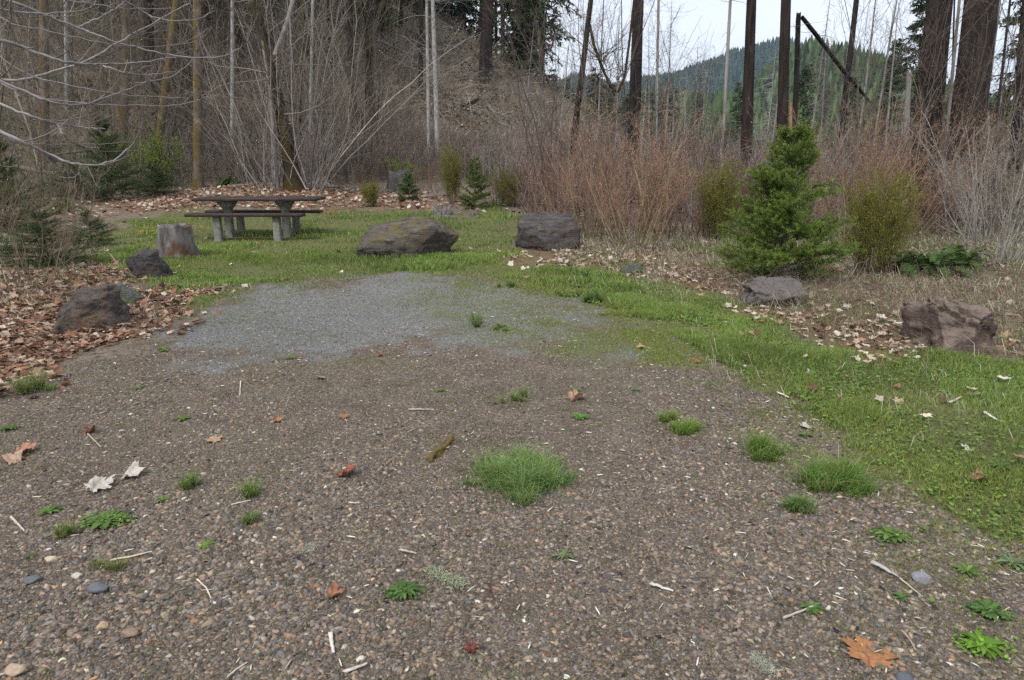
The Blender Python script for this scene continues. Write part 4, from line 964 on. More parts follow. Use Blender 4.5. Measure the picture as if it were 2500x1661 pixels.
dup(broom, tuple(G(1745, 590)), 1.0, (.65, .65, 1.1), 'yellow green broom shrub left of the young fir')
dup(broom, tuple(G(905, 505)), 2.0, (.45, .45, .55), 'tiny upright broom in the leaves below the blackened stump')
dup(broom, tuple(G(1240, 505)), 3.0, (.7, .7, .8), 'olive broom right of the little bright fir sapling')
dup(broom, tuple(G(1105, 495)), 4.0, (.5, .5, 1.2), 'tall thin broom left of the little bright fir sapling')
green = place(bush_mb(20, 2.1, .75, 7, 4, .010, cb=(.13, .10, .08), ct=(.15, .14, .07), buds=False, minr=.003, foot=.35, leaves=2, leafc=(.21, .30, .045), leafs=.030), 'leafing_shrub', M_LEAFY, tuple(G(345, 455)), 'shrub in bright green new leaf at the edge of the woods', 'shrub')
dup(green, tuple(G(395, 452)), 2.4, .9, 'smaller shrub in bright new leaf touching the larger one')
leftb = place(bush_mb(15, 1.6, .75, 8, 5, .007, cb=(.16, .13, .10), ct=(.21, .145, .095), minr=.0014, foot=.35, buds=False, k3=1, wig=.15), 'red_twig_shrub', M_TWIG, tuple(G(75, 690)), 'low tangle of orange brown twigs at the left edge', 'shrub')
dup(leftb, tuple(G(-20, 640)), 2.0, 1.25, 'higher tangle of brown twigs at the far left border')
dup(leftb, tuple(G(150, 590)), 4.0, .8, 'thin twiggy shrub in the grass behind the low green fir')

# sword fern
def fern(loc, label, n=26, L_=.75, s=1.0, base=None):
    if base is not None: return dup(base, loc, U(0, 6), s, label)
    m = MB(); a = U(0, 6.283, n); el = U(.5, 1.25, n); K = 14
    d = np.stack([np.cos(a)*np.cos(el), np.sin(a)*np.cos(el), np.sin(el)], -1)
    P = grow(np.zeros((n, 3)), d, L_*U(.7, 1.1, n), K, .02, -.02, .34); V, F = tubes(P, taper(np.full(n, .004), K, .3), 3); m.add(V, F, vary((.12, .09, .04), n, .1, K*3))
    q = 30; idx = np.repeat(np.arange(n), q*2); t = np.tile(np.repeat(np.linspace(.12, .99, q), 2), n)*(K-1); k = np.minimum(t.astype(int), K-2); f = (t-k)[:, None]
    p = P[idx, k]*(1-f)+P[idx, k+1]*f; dr = nrm(P[idx, k+1]-P[idx, k]); sg = np.tile([1, -1], n*q)[:, None]
    s_ = nrm(np.cross(dr, [0, 0, 1.]))*sg; ln = (.10*np.sin(np.clip(t/(K-1), 0, 1)**.6*2.9)+.012)[:, None]
    e = nrm(s_+dr*.35+rng.normal(size=s_.shape)*.08)*ln; w = dr*.010
    V = np.stack([p-w, p+w, p+e*.7+w*.7, p+e, p+e*.6-w], 1).reshape(-1, 3); b = (np.arange(len(p))*5)[:, None]
    F = np.concatenate([b+np.array([[0, 1, 2]]), b+np.array([[0, 2, 4]]), b+np.array([[4, 2, 3]])]); m.add(V, F, vary((.07, .12, .03), len(p), .2, 5))
    return place(m, 'sword_fern', M_LEAFY, loc, label, 'fern')
f0 = fern(tuple(G(2270, 672)), 'sword fern with arching dark green fronds left of the grey crooked shrub')
fern(tuple(G(2215, 668)), 'sword fern beside the yellow green broom', s=.85, base=f0)
fern(tuple(G(2345, 655)), 'sword fern half under the grey crooked shrub', s=.9, base=f0)
fern(tuple(G(165, 520)), 'small sword fern below the low spreading fir', s=1.0, base=f0)
fern(tuple(G(560, 452)), 'green fern at the roots of the mossy maple', s=.9, base=f0)

for u_, v_, s_, lb in [(1420, 470, .8, 'small olive broom in the brush left of the big bare shrub'), (1640, 520, .9, 'low olive broom in the gap right of the big bare shrub'), (1850, 520, .9, 'olive broom behind the left side of the young fir'), (1520, 440, 1.0, 'dark olive broom deep in the brush under the black trunk'), (2360, 520, .9, 'olive broom behind the sword ferns'), (2480, 560, .9, 'olive broom at the right edge behind the grey crooked shrub')]:
    dup(broom, tuple(G(u_, v_)), u_, s_, lb)
for u_, v_, s_, lb in [(1500, 455, .5, 'dark fir sapling buried in the brush under the black trunk'), (1700, 470, .45, 'dark fir sapling in the brush left of the young fir'), (2070, 480, .5, 'dark fir sapling in the brush right of the young fir')]:
    dup(left_fir, tuple(G(u_, v_)), u_, s_, lb)

dup(gs, tuple(G(1215, 498)), 1.0, 1.0, 'pale budded bare shrub right behind the little bright fir sapling')
for u_, v_, s_, lb in [(1078, 480, .8, 'low rust brown twiggy shrub left of the little bright fir sapling'), (842, 468, .8, 'low rust brown twiggy shrub right of the mossy maple'), (900, 462, .7, 'rust brown twigs left of the blackened stump'), (1040, 470, .7, 'rust brown twigs right of the blackened stump')]:
    dup(leftb, tuple(G(u_, v_)), u_, s_, lb)
dup(green, tuple(G(985, 462)), 1.0, .55, 'low shrub in new leaf behind the blackened stump')
# ---------------------------------------------------------------- big mossy maple with its fan of shoots
def mossy_maple():
    Y = G(700, 466)[1]+.2; zb = tz(A(705, 466, Y)[0], Y); loc = (A(705, 466, Y)[0], Y, zb)
    e = empty('mossy_maple', loc, 'leaning mossy maple with a fan of grey shoots behind the picnic table', 'tree')
    tr = MB(); pts = [A(u, v, Y+dy) for u, v, dy in [(722, 474, 0), (714, 420, 0), (698, 330, 0), (680, 250, .1), (658, 160, .2), (640, 80, .3), (620, 0, .4), (600, -110, .6), (590, -260, .8)]]
    r = [w/2*Y/FOC for w in (46, 33, 30, 25, 24, 20, 20, 15, 8)]
    trunk_into(tr, pts, r, K=40, S=14, rough=.13, flare=.5, seed=5); tr.build('trunk', B_MOSS, parent=e, smooth=True)
    pl = MB(); pts = [A(u, v, Y-.25) for u, v in [(677, 470), (672, 400), (668, 330), (660, 230), (640, 100)]]
    trunk_into(pl, pts, [w/2*Y/FOC for w in (14, 13, 10, 8, 5)], K=20, S=8, seed=8)
    pts = [A(u, v, Y-.1) for u, v in [(672, 135), (700, 60), (716, 0), (722, -80)]]; trunk_into(pl, pts, [w/2*Y/FOC for w in (13, 11, 10, 6)], K=12, S=8, seed=8)
    pl.build('trunk', B_SHOOT, parent=e, smooth=True)
    cr = MB(); n = 60; ub = np.where(U(0, 1, n) < .55, rng.normal(755, 26, n), rng.normal(670, 26, n)); 
    p0 = np.array([[A(u, 462, Y)[0], Y+U(-.5, .5), 0] for u in ub]); p0[:, 2] = terrain(p0[:, 0], p0[:, 1])-.05
    fan = (ub-708)/70*.33+rng.normal(size=n)*.40; d = np.stack([fan, rng.normal(size=n)*.30-.05, np.ones(n)], -1)
    P = grow(p0, d, U(2.2, 8.5, n), 10, .075, .02, .03); Rr = taper(U(.009, .028, n), 10, .2)
    V, F = tubes(P, Rr, 5); cr.add(V, F, vary((.31, .28, .25), n, .35, 50))
    # limbs leaving the bole
    q = side_twigs(pts[0]*0+A(690, 300, Y), A(605, -80, Y+.5), .1, 46, 4.2, 0, 1, K=8, wig=.10, kid=0, rad=.028, el=(-.1, .9)); P1, R1 = q[0]
    V, F = tubes(P1, R1, 4); cr.add(V, F, vary((.22, .19, .16), len(P1), .2, 32))
    for PP, RR in ((P, Rr), (P1, R1)):
        a, b, c, d_ = kids(PP, RR, 9, .15, .98, (.3, .8), .34, .5); P2 = grow(a, b, c, 6, .12, .02); R2 = np.maximum(taper(d_, 6, .35), .0045); V, F = tubes(P2, R2, 3); cr.add(V, F, vary((.26, .22, .185), len(P2), .22, 18))
        a, b, c, d_ = kids(P2, R2, 2, .1, .98, (.3, .9), .5, .6); P3 = grow(a, b, c, 4, .14, .03); R3 = np.maximum(taper(d_, 4, .5), .0035); V, F = tubes(P3, R3, 3); cr.add(V, F, vary((.24, .19, .15), len(P3), .22, 12))
    cr.build('crown', M_TWIG, parent=e)
mossy_maple()

# ---------------------------------------------------------------- branches hanging in from a tree outside the frame on the left
def overhang():
    X0, Y0 = -7.2, 6.2; zb = tz(X0, Y0); e = empty('overhanging_maple', (X0, Y0, zb), 'bare maple whose long drooping grey branches sweep across the upper left corner', 'tree')
    tr = MB(); trunk_into(tr, [(X0, Y0, zb-.1), (X0+.1, Y0, zb+3), (X0+.3, Y0+.1, zb+7), (X0+.2, Y0, zb+12)], [.19, .15, .10, .03], K=30, S=12, flare=.4, seed=2); tr.build('trunk', B_MOSSG, parent=e, smooth=True)
    arcs = [([(0, 95), (60, 118), (130, 145), (200, 157), (260, 157), (340, 153), (430, 140)], 5.5, 4.6), ([(0, 195), (71, 229), (143, 255), (196, 259), (286, 229), (357, 200)], 4.6, 4.3),
            ([(0, 252), (64, 282), (143, 304), (200, 312), (257, 314)], 5, 4.4), ([(0, 321), (54, 346), (107, 371), (171, 400), (229, 405), (279, 393), (321, 357), (343, 321)], 5.5, 4.2),
            ([(0, 204), (71, 193), (143, 171), (214, 150), (304, 96), (393, 46), (464, 7)], 4.5, 5.0), ([(21, 0), (107, 36), (193, 68), (250, 93), (357, 125), (446, 139), (536, 143), (589, 118)], 4.5, 5.6),
            ([(0, 25), (54, 32), (143, 34), (221, 21), (236, 0)], 3, 4.8), ([(193, 66), (243, 43), (286, 21), (307, 0)], 2.8, 5.4), ([(143, 304), (150, 325), (179, 350), (214, 361), (243, 361)], 3.6, 4.4),
            ([(250, 161), (304, 179), (357, 184), (429, 175)], 2.8, 4.7), ([(0, 211), (86, 234), (143, 246), (250, 257), (357, 257), (429, 261), (536, 229)], 2.6, 5.2), ([(160, 0), (250, 14), (321, 23), (429, 21)], 2.5, 5.5),
            ([(304, 0), (357, 36), (411, 52), (482, 50), (525, 25)], 2.6, 5.8), ([(-20, 130), (80, 190), (200, 215), (330, 235), (460, 240)], 2.6, 4.8), ([(0, 60), (120, 75), (260, 110), (380, 118), (480, 100)], 2.6, 5.0),
            ([(0, 330), (60, 352), (120, 352), (250, 352), (330, 345)], 2.0, 5.0), ([(34, 350), (40, 400), (60, 430), (78, 445)], 2.6, 4.2), ([(330, 205), (420, 190), (470, 150), (505, 62)], 2.2, 5.1), ([(30, 0), (20, 90), (-10, 150)], 2.2, 4.6), ([(130, 400), (140, 425), (150, 433)], 1.8, 4.2), ([(195, 405), (192, 425), (176, 436), (150, 433)], 1.8, 4.2)]
    m = MB()
    for k, (px, w, Y) in enumerate(arcs):
        W = [A(u, v, Y+.35*i/len(px)+.1*math.sin(i*2+k)) for i, (u, v) in enumerate(px)]
        if px[0][0] <= 25 and px[0][1] >= 0:
            zt = zb+2.2+.18*k; W = [np.array([X0+.1, Y0, max(zt, W[0][2]+.5)]), (np.array([X0+.1, Y0, zt+.2])*.45+W[0]*.55)+np.array([0, 0, .15])]+W
        W = np.array(W); t = np.arange(len(W)); tt = np.linspace(0, len(W)-1, 5*len(W))
        # smooth interpolation through the joints
        P = np.stack([np.interp(tt, t, W[:, i]) for i in range(3)], -1)
        for _ in range(3): P[1:-1] = P[1:-1]*.4+(P[:-2]+P[2:])*.3
        P = P+rng.normal(size=P.shape)*.003
        r = w/2*Y/FOC*1.3; Rr = r*(1.3-.95*np.linspace(0, 1, len(P))**1.3)
        V, F = tubes(P[None], Rr[None], 6); m.add(V, F, vary((.22, .205, .20), 1, .12, len(V)))
        s = len(P)//4 if px[0][0] <= 25 else 0; PP = P[None, s:]; RR = Rr[None, s:]
        n1 = 9; a, b, c, d = kids(PP, RR, n1, .05, .97, (.35, .9), .26, .5); b[:, 2] += .25; P2 = grow(a, b, c, 7, .07, .10); R2 = np.maximum(taper(d, 7, .35), .0013); V, F = tubes(P2, R2, 3); m.add(V, F, vary((.20, .17, .155), len(P2), .3, 21))
        a, b, c, d = kids(P2, R2, 2, .2, .98, (.3, .8), .5, .6); P3 = grow(a, b, c, 5, .08, .10); R3 = np.maximum(taper(d, 5, .5), .0011); V, F = tubes(P3, R3, 3); m.add(V, F, vary((.19, .14, .115), len(P3), .2, 15))
    m.build('crown', M_TWIG, parent=e)
overhang()

# ---------------------------------------------------------------- left woodland: boles one can tell apart
bole('grey trunk with orange moss at the far left of the woods', 107, 370, 105, 27, 23, B_MOSSG, twigs=30, tl=2.2, kid=3, el=(-.2, .5), tcol=(.2, .17, .14))
bole('slim pale trunk next to the mossy grey trunk at the far left', 165, 365, 160, 30, 9, B_PALE, twigs=14, tl=1.6, kid=2)
bole('tan trunk with scaling bark rising behind the bright green shrub', 300, 330, 306, 29, 21, B_MOSSG, twigs=26, tl=2.0, kid=3, tcol=(.2, .17, .14))
bole('brownish trunk just right of the tan scaling one', 366, 320, 362, 33, 22, B_BROWN, twigs=24, tl=2.2, kid=3)
bole('leaning tan snag with yellow moss, second right of the green shrub', 392, 300, 427, 28, 19, B_MOSSG, twigs=22, tl=2.0, kid=3, tcol=(.22, .18, .14))
bole('broad grey brown trunk between the mossy snag and the leaning maple', 484, 405, 482, 27, 23, B_MOSSG, twigs=30, tl=2.2, kid=3)
bole('slim whitish trunk left of the leaning maple', 567, 365, 568, 31, 9, B_PALE, twigs=16, tl=1.6, kid=2)
bole('slim pale trunk seen right behind the leaning maple', 757, 292, 762, 33, 8, B_PALE, twigs=16, tl=1.6, kid=2)
bole('dark mossy trunk close behind the leaning maple', 728, 300, 742, 33, 13, B_MOSS, twigs=24, tl=2.4, kid=3)
bole('dark reddish brown trunk on the lower slope, left of a matching one', 858, 275, 855, 37, 17, B_BROWN, twigs=20, tl=2.2, kid=2, H=26)
bole('tall reddish brown trunk on the lower slope with a scorched foot', 901, 280, 903, 38, 20, B_BROWN, twigs=22, tl=2.2, kid=2, H=27)
bole('thin dark trunk high on the slope', 925, 172, 932, 47, 9, B_CHAR, twigs=14, tl=2.2, kid=2, H=24)
bole('thin black trunk highest on the slope', 980, 145, 980, 49, 8, B_CHAR, twigs=14, tl=2.2, kid=2, H=24)
bole('brown trunk touching the white snags', 1027, 205, 1029, 43, 11, B_BROWN, twigs=16, tl=2.4, kid=2, H=26)
bole('thinner of the two white snags on the slope', 1046, 300, 1041, 34, 9, B_PALE, twigs=26, tl=2.6, kid=3, tcol=(.34, .32, .30), el=(-.2, .4), cat='snag', name='white_snag')
bole('thicker of the two white snags with arching bare twigs', 1066, 300, 1056, 34, 12, B_PALE, twigs=90, tl=3.8, kid=4, tcol=(.36, .34, .32), el=(-.1, .5), droop=.14, cat='snag', name='white_snag', xb=.35, trad=.014)
bole('black trunk leaning left behind the twin trunks', 1158, 200, 1178, 55, 13, B_CHAR, H=26, rough=.03)
bole('thick dark red barked trunk with a flared foot standing on the slope', 1177, 268, 1188, 48, 23, B_BROWN, H=32, furrow=.05, S=18, flare=.5)
bole('narrower charred trunk grown against the thick flared one', 1193, 255, 1199, 49.5, 11, B_CHAR, H=30, flare=.7)
for k, (u0, v0, u1, Y, w, lab) in enumerate([(20, 350, 12, 40, 14, 'dark trunk in the shade at the left border of the woods'), (60, 330, 66, 44, 10, 'thin dark trunk between the left border and the mossy grey trunk'), (215, 330, 212, 42, 13, 'shaded brown trunk left of the tan scaling one'),
        (255, 330, 262, 46, 10, 'thin shaded trunk close to the tan scaling one'), (440, 330, 446, 44, 12, 'shaded trunk right of the leaning mossy snag'), (530, 330, 524, 45, 11, 'shaded trunk between two grey ones left of the maple'),
        (600, 300, 596, 45, 12, 'shaded trunk touching the left shoots of the maple'), (800, 220, 806, 48, 12, 'dark trunk upslope between the maple and the reddish trunks'), (835, 190, 830, 50, 9, 'thin dark trunk upslope beside the reddish trunks'),
        (955, 150, 950, 52, 9, 'thin shaded trunk upslope left of the white snags'), (1002, 130, 1006, 53, 10, 'shaded trunk at the crest left of the white snags'), (1090, 170, 1096, 54, 9, 'dark trunk at the crest right of the white snags'), (1122, 185, 1126, 56, 8, 'thin dark trunk at the crest before the gap of sky')]):
    bole(lab, u0, v0, u1, Y, w, B_BROWN if k % 2 else B_CHAR, twigs=12, tl=2.6, kid=2, H=25)

# ---------------------------------------------------------------- conifers
DK = tree_from(*conifer_parts(H=24, z0=.09, R=2.7, n=230, r0=.2, sprays=14, tl=.36, col=(.030, .056, .022), tip=(.07, .11, .038)), 'conifer', B_BROWN, (0, 0, 0), 'x', 'conifer')
DK.name = 'tall_conifer'
CT_ = [conifer_parts(H=25, z0=.16, R=3.4, n=230, r0=.26, sprays=15), conifer_parts(H=22, z0=.3, R=3.0, n=190, r0=.24, sprays=15, col=(.026, .05, .02)), conifer_parts(H=12, z0=.06, R=2.4, n=150, r0=.12, sprays=11, tl=.28, col=(.038, .068, .028), tip=(.08, .125, .045))]
C0 = tree_from(*CT_[0], 'conifer', B_BROWN, (0, 0, 0), 'x', 'conifer'); C1 = tree_from(*CT_[1], 'conifer', B_BROWN, (0, 0, 0), 'x', 'conifer'); C2 = tree_from(*CT_[2], 'conifer', B_BROWN, (0, 0, 0), 'x', 'conifer')
used = {}
def conifer(proto, u, Y, s, label, group=None, cat='conifer', dz=-.3):
    x = A(u, 300, Y)[0]; loc = (x, Y, tz(x, Y)+dz)
    if proto.name not in used:
        used[proto.name] = 1; proto.location = loc; proto.scale = (s, s, s) if np.isscalar(s) else s; tag(proto, label, cat, group); return proto
    return dup(proto, loc, U(0, 6.28), s, label, group, cat)
for p_, u, Y, s, lab in [(DK, 1228, 54, (.9, .9, 1.15), 'dark conifer with a bare lower trunk first right of the twin trunks'), (DK, 1262, 62, (.8, .8, 1.0), 'slender conifer second right of the twin trunks'),
        (DK, 1298, 58, (.85, .85, 1.1), 'tall dark conifer at the middle of the group beside the sky gap'), (DK, 1322, 52, (1.0, 1.0, 1.15), 'dark conifer with long ragged boughs reaching over the sky at the right of its group'),
        (DK, 1085, 59, (.9, .9, 1.0), 'dark conifer just left of the leaning black trunk'), (DK, 1138, 58, (.8, .8, 1.1), 'dark conifer between the leaning black trunk and the twin trunks'), (DK, 1212, 60, (.8, .8, .95), 'dark conifer tucked against the right of the twin trunks'), (DK, 1035, 60, 1.0, 'dark conifer right behind the two white snags'), (DK, 1275, 64, (.9, .9, .8), 'lower green conifer between two tall dark ones by the sky gap'), (C2, 1285, 60, 1.0, 'short dense conifer filling the foot of the dark group'), (C2, 1345, 66, .8, 'short conifer at the right foot of the dark group'), (C2, 1385, 80, .9, 'short conifer left of the leaning brown trunk'), (C2, 1240, 70, 1.0, 'short dense conifer just behind the twin trunks')]:
    conifer(p_, u, Y, s, lab)
for i, (u, Y, s) in enumerate([(-40, 50, .9), (40, 56, 1.0), (120, 52, .95), (190, 58, 1.05), (260, 55, .9), (330, 60, 1.0), (410, 56, .95), (480, 61, 1.05), (560, 57, .9), (640, 62, 1.0), (715, 58, .95), (790, 62, 1.0), (860, 60, .9), (925, 64, 1.0), (985, 60, .9), (1040, 64, 1.0), (1085, 60, .95), (1130, 66, .9)]):
    conifer((C0, C1)[i % 2], u, Y, s, 'dark evergreen standing in the dense woods on the crest of the slope', 'evergreens on the crest of the slope')
_cs = [(40, 37), (120, 35), (215, 38), (285, 36), (355, 37), (455, 36), (535, 38), (600, 37), (690, 39), (770, 40), (820, 42), (30, 36), (85, 44), (150, 38), (200, 46), (250, 40), (300, 48), (345, 43), (400, 50), (455, 40), (505, 47), (560, 43), (610, 50), (660, 45), (700, 51), (750, 47), (790, 50), (830, 49), (880, 51), (950, 53), (1010, 52), (1060, 54), (-30, 42), (120, 50), (370, 52), (480, 52), (930, 47)]
for i, (u, Y) in enumerate(_cs):
    conifer((C1 if i < 11 else (C2, C1, C0)[i % 3]), u, Y, (.95 if i < 11 else (.95, .8, .7)[i % 3])*(.8+.4*((i*7) % 5)/5), 'smaller evergreen growing among the trunks on the wooded slope', 'smaller evergreens among the trunks of the slope', dz=-1.2)
for i, (u, Y, s) in enumerate([(1400, 110, .85), (1450, 70, .75), (1485, 95, .9), (1530, 85, .7), (1580, 100, .85), (1640, 90, .8), (1700, 120, .9), (1745, 85, .8), (1800, 100, .9), (1860, 80, .8), (1905, 110, 1.0), (1960, 85, .95), (1995, 95, 1.05), (2040, 90, 1.05), (2075, 105, 1.0), (2120, 80, .8), (2165, 95, .8), (2300, 95, .75), (2440, 80, .7), (2550, 90, .8), (1350, 100, .8), (1610, 120, .9)]):
    if u in (1905, 1995, 2040, 2120, 1860, 1745): continue
    conifer(C2, u, Y, s*1.15, 'mid green conifer of the belt behind the bare trunks on the valley floor', 'conifers of the valley belt')
conifer(C1, 2225, 44, (.62, .62, .62), 'dark conifer showing behind the left one of the two huge trunks')
conifer(C0, 2165, 60, (.5, .5, .45), 'middle sized conifer left of the two huge trunks')
conifer(C0, 2492, 36, (.7, .7, .8), 'dark conifer cut by the right edge of the picture')

# ---------------------------------------------------------------- right hand boles
bole('leaning dark brown trunk with grey side shoots left of the black trunk', 1400, 330, 1437, 22, 17, B_BROWN, twigs=60, tl=1.8, kid=3, wtop=None, H=14, tcol=(.2, .17, .14))
bole('black charred trunk, straight, right of the mossy limb', 1548, 300, 1558, 23, 29, B_CHAR, H=24, twigs=12, tl=2.6, kid=2, S=20, furrow=.03)
bole('grey snag with a few side twigs right of the black charred trunk', 1602, 320, 1609, 31, 8, B_GREY, cat='snag', name='grey_snag', twigs=40, tl=1.6, kid=2, tcol=(.22, .2, .18))
bole('slim grey snag left of the broad brown trunk', 1765, 345, 1785, 26, 10, B_GREY, cat='snag', name='grey_snag', twigs=30, tl=1.6, kid=2, tcol=(.25, .23, .21), H=17)
bole('broad brown furrowed trunk left of the pair with the broken top', 1821, 380, 1835, 23, 27, B_BROWN, H=22, twigs=9, tl=1.6, S=20, furrow=.03, rough=.05)
bole('broad brown trunk directly behind the leader of the young fir', 1912, 330, 1925, 22, 27, B_BROWN, H=22, twigs=6, tl=1.4, S=20, furrow=.03, rough=.05)
bole('snapped dark trunk with a splintered top right behind the broad brown one', 1935, 330, 1951, 25, 15, B_CHAR, cut=40, flare=.2, name='broken_tree')
bole('leaning dark trunk that carries the snapped fallen stem', 2055, 300, 2087, 27, 16, B_CHAR, H=20, twigs=8, tl=1.6)
fs = MB(); pF = [A(1958, 42, 25.4), A(2000, 95, 25.8), (A(2056, 170, 26.5)), A(2096, 215, 27.2), A(2128, 255, 27.4)]
trunk_into(fs, pF, [w/2*25.5/FOC for w in (9, 9, 9, 8, 6)], K=30, S=8, seed=3); add_tubes(fs, side_twigs(pF[0], pF[3], .1, 14, 1.0, rad=.012), (1, 1, 1))
tag(fs.build('fallen_tree', B_CHAR, loc=tuple(pF[4])), 'snapped dark stem hanging diagonally from the broken trunk across the sky', 'fallen tree')
bole('left one of the two huge dark trunks', 2255, 400, 2290, 19, 58, B_BROWN, H=34, S=36, furrow=.018, rough=.04, flare=.05, twigs=22, tl=1.6, kid=2, tcol=(.1, .08, .07), tg=0)
bole('right and thickest one of the two huge dark trunks', 2350, 400, 2388, 18, 74, B_BROWN, H=36, S=40, furrow=.018, rough=.04, flare=.05, twigs=22, tl=1.6, kid=2, tcol=(.1, .08, .07))
bole('grey pole standing in the gap of the two huge trunks', 2314, 300, 2343, 24, 8, B_GREY, cat='snag', name='grey_snag', twigs=10, tl=.8)
bole('thin dark pole in the gap of the two huge trunks', 2322, 280, 2330, 30, 5, B_CHAR, cat='snag', name='grey_snag', twigs=20, tl=.8)
bole('pale leaning snag right of the thickest trunk', 2402, 290, 2441, 27, 12, B_GREY, cat='snag', name='grey_snag', twigs=34, tl=.9, H=18, tcol=(.2, .18, .16))
bole('thin dark snag right of the pale leaning one', 2432, 300, 2466, 29, 7, B_CHAR, cat='snag', name='grey_snag', twigs=50, tl=1.0, tcol=(.1, .08, .07))
bole('dark trunk at the right edge of the picture', 2478, 380, 2510, 17, 26, B_CHAR, H=26, twigs=20, tl=1.4)
bole('broken grey snag with a torn tan top left of the huge trunks', 2212, 330, 2228, 23, 15, B_GREY, cat='snag', name='broken_snag', cut=178, H=10, twigs=12, tl=.7)
bole('short torn tan stub behind the young fir', 1930, 330, 1934, 21, 9, B_ORANGE, cat='snag', name='broken_snag', cut=255)
# mossy curving limb and yellow mossy pole
mm = MB(); Yc = 24
for px, w in (([(1390, 330), (1412, 240), (1428, 100), (1440, 60), (1450, 110), (1468, 160), (1490, 210), (1508, 226), (1525, 190), (1538, 90), (1549, -10), (1560, -120)], 6.5),):
    W = [A(u, v, Yc+i*.05) for i, (u, v) in enumerate(px[3:])]; trunk_into(mm, W, np.linspace(w/2*Yc/FOC, w*.4*Yc/FOC, len(W)), K=50, S=8, rough=.2, seed=3)
W0 = [A(1395, 380, Yc), A(1408, 250, Yc), A(1428, 120, Yc), A(1440, 60, Yc)]; trunk_into(mm, W0, [.06, .05, .045, .045], K=24, S=8, rough=.15, seed=6)
add_tubes(mm, side_twigs(A(1450, 130, Yc), A(1525, 210, Yc), .05, 34, 1.9, rad=.02, kid=5, el=(.1, 1.4)), (.9, .9, .9))
tag(mm.build('mossy_limb_tree', B_MOSS, loc=tuple(W0[0])), 'curving stem hung with golden moss between the leaning and the black trunk', 'tree')

# ---------------------------------------------------------------- grey bare snags with fishbone twigs
def fishbone(H=11, n=130, L_=1.3, r0=.07, col=(.27, .25, .225), kid=2, up=.0, el=(-.5, .15)):
    tr = MB(); trunk_into(tr, [(0, 0, -.3), (.05, 0, H*.5), (0, .05, H)], [r0, r0*.6, .008], K=20, S=7, col=(1, 1, 1)); cr = MB()
    add_tubes(cr, side_twigs((0, 0, H*.08), (0, 0, H*.98), r0, n, L_, 0, 1, rad=.012, kid=kid, el=el, droop=.12, up=up), col); return tr, cr
FB = [tree_from(*fishbone(), 'grey_snag', B_GREY, (0, 0, 0), 'x', 'snag', mat=M_TWIG), tree_from(*fishbone(8, 170, 1.6, .06, (.40, .385, .36), 3), 'grey_snag', B_PALE, (0, 0, 0), 'x', 'snag', mat=M_TWIG), tree_from(*fishbone(13, 60, .8, .07, (.22, .20, .185), 1), 'grey_snag', B_GREY, (0, 0, 0), 'x', 'snag', mat=M_TWIG)]
fb_pl = [(1625, 36, 1, .8, 0), (1670, 40, 1, .75, 1), (1700, 34, .8, .8, 0), (1728, 42, 1, .9, 1), (1870, 38, 1, .85, 1), (1885, 44, 1, .8, 0), (1975, 30, .8, .8, 0), (2010, 34, 1, .7, 0), (2100, 32, 1, .9, 2), (2135, 33, 1, 1.0, 2), (2175, 30, 1, .8, 2), (2205, 34, 1, .9, 1), (1505, 38, 1, .8, 0), (1570, 34, 1, .7, 1), (1590, 44, 1, .9, 0), (2420, 36, 1, .8, 2), (2475, 42, 1, .9, 0), (1650, 28, .7, .7, 1), (1850, 30, .8, .7, 1), (2060, 40, 1, .9, 0), (1310, 36, .5, .45, 1), (1280, 44, .8, .6, 0), (1355, 34, .7, .6, 2), (1390, 44, .9, .8, 0), (1460, 33, .9, .8, 2)]
fu = set()
for i, (u, Y, sx, sz, k) in enumerate(fb_pl):
    x = A(u, 300, Y)[0]; lab = ('dead grey snag with drooping fishbone twigs among the brush of the valley floor', 'silvery dead snag thick with curling twigs among the brush of the valley floor', 'thin pole like snag with short twigs among the brush of the valley floor')[k]
    gp = ('grey fishbone snags', 'silvery snags', 'pole like snags')[k]; loc = (x, Y, tz(x, Y)-.1)
    if k not in fu: fu.add(k); o = FB[k]; o.location = loc; o.scale = (sx, sx, sz); tag(o, lab, 'snag', gp)
    else: dup(FB[k], loc, U(0, 6.28), (sx*U(.8, 1.2), sx*U(.8, 1.2), sz*U(.7, 1.1)), lab, gp, tilt=(U(-.07, .07), U(-.09, .09)))
# the bare broadleaf sapling crowns against the sky
SAP = place(bush_mb(5, 7.6, .30, 11, 6, .026, cb=(.15, .125, .105), ct=(.15, .115, .095), minr=.0034, foot=.35, k3=1, buds=False, wig=.17), 'bare_sapling', M_TWIG, (0, 0, 0), 'x', 'sapling')
first = True
for u, Y, s, lab in [(1490, 21, 1.0, 'leafless multi stemmed sapling in front of the black charred trunk'), (1345, 18, .8, 'leafless sapling rising left of the leaning brown trunk'), (2150, 19, .95, 'leafless multi stemmed sapling left of the huge trunks'), 
        (2290, 15, .7, 'leafless sapling standing before the huge trunks'), (2450, 15, .75, 'leafless sapling right of the thickest trunk'), (300, 24, .8, 'bare sapling before the tan scaling trunk'), (1590, 24, .8, 'leafless twiggy sapling just right of the black charred trunk'), (1715, 26, .85, 'leafless twiggy sapling left of the slim grey snag'), (2020, 23, .75, 'leafless twiggy sapling right of the broken dark trunk'), (1400, 24, .9, 'leafless sapling crossing the leaning brown trunk'), (860, 28, .8, 'bare sapling below the reddish brown trunks'), (960, 27, .75, 'bare sapling left of the blackened stump edge of the woods'), (60, 20, .9, 'bare sapling at the left border of the woods')]:
    x = A(u, 300, Y)[0]; loc = (x, Y, tz(x, Y)-.05)
    if first: SAP.location = loc; SAP.scale = (s,)*3; tag(SAP, lab); first = False
    else: dup(SAP, loc, U(0, 6.28), s, lab)

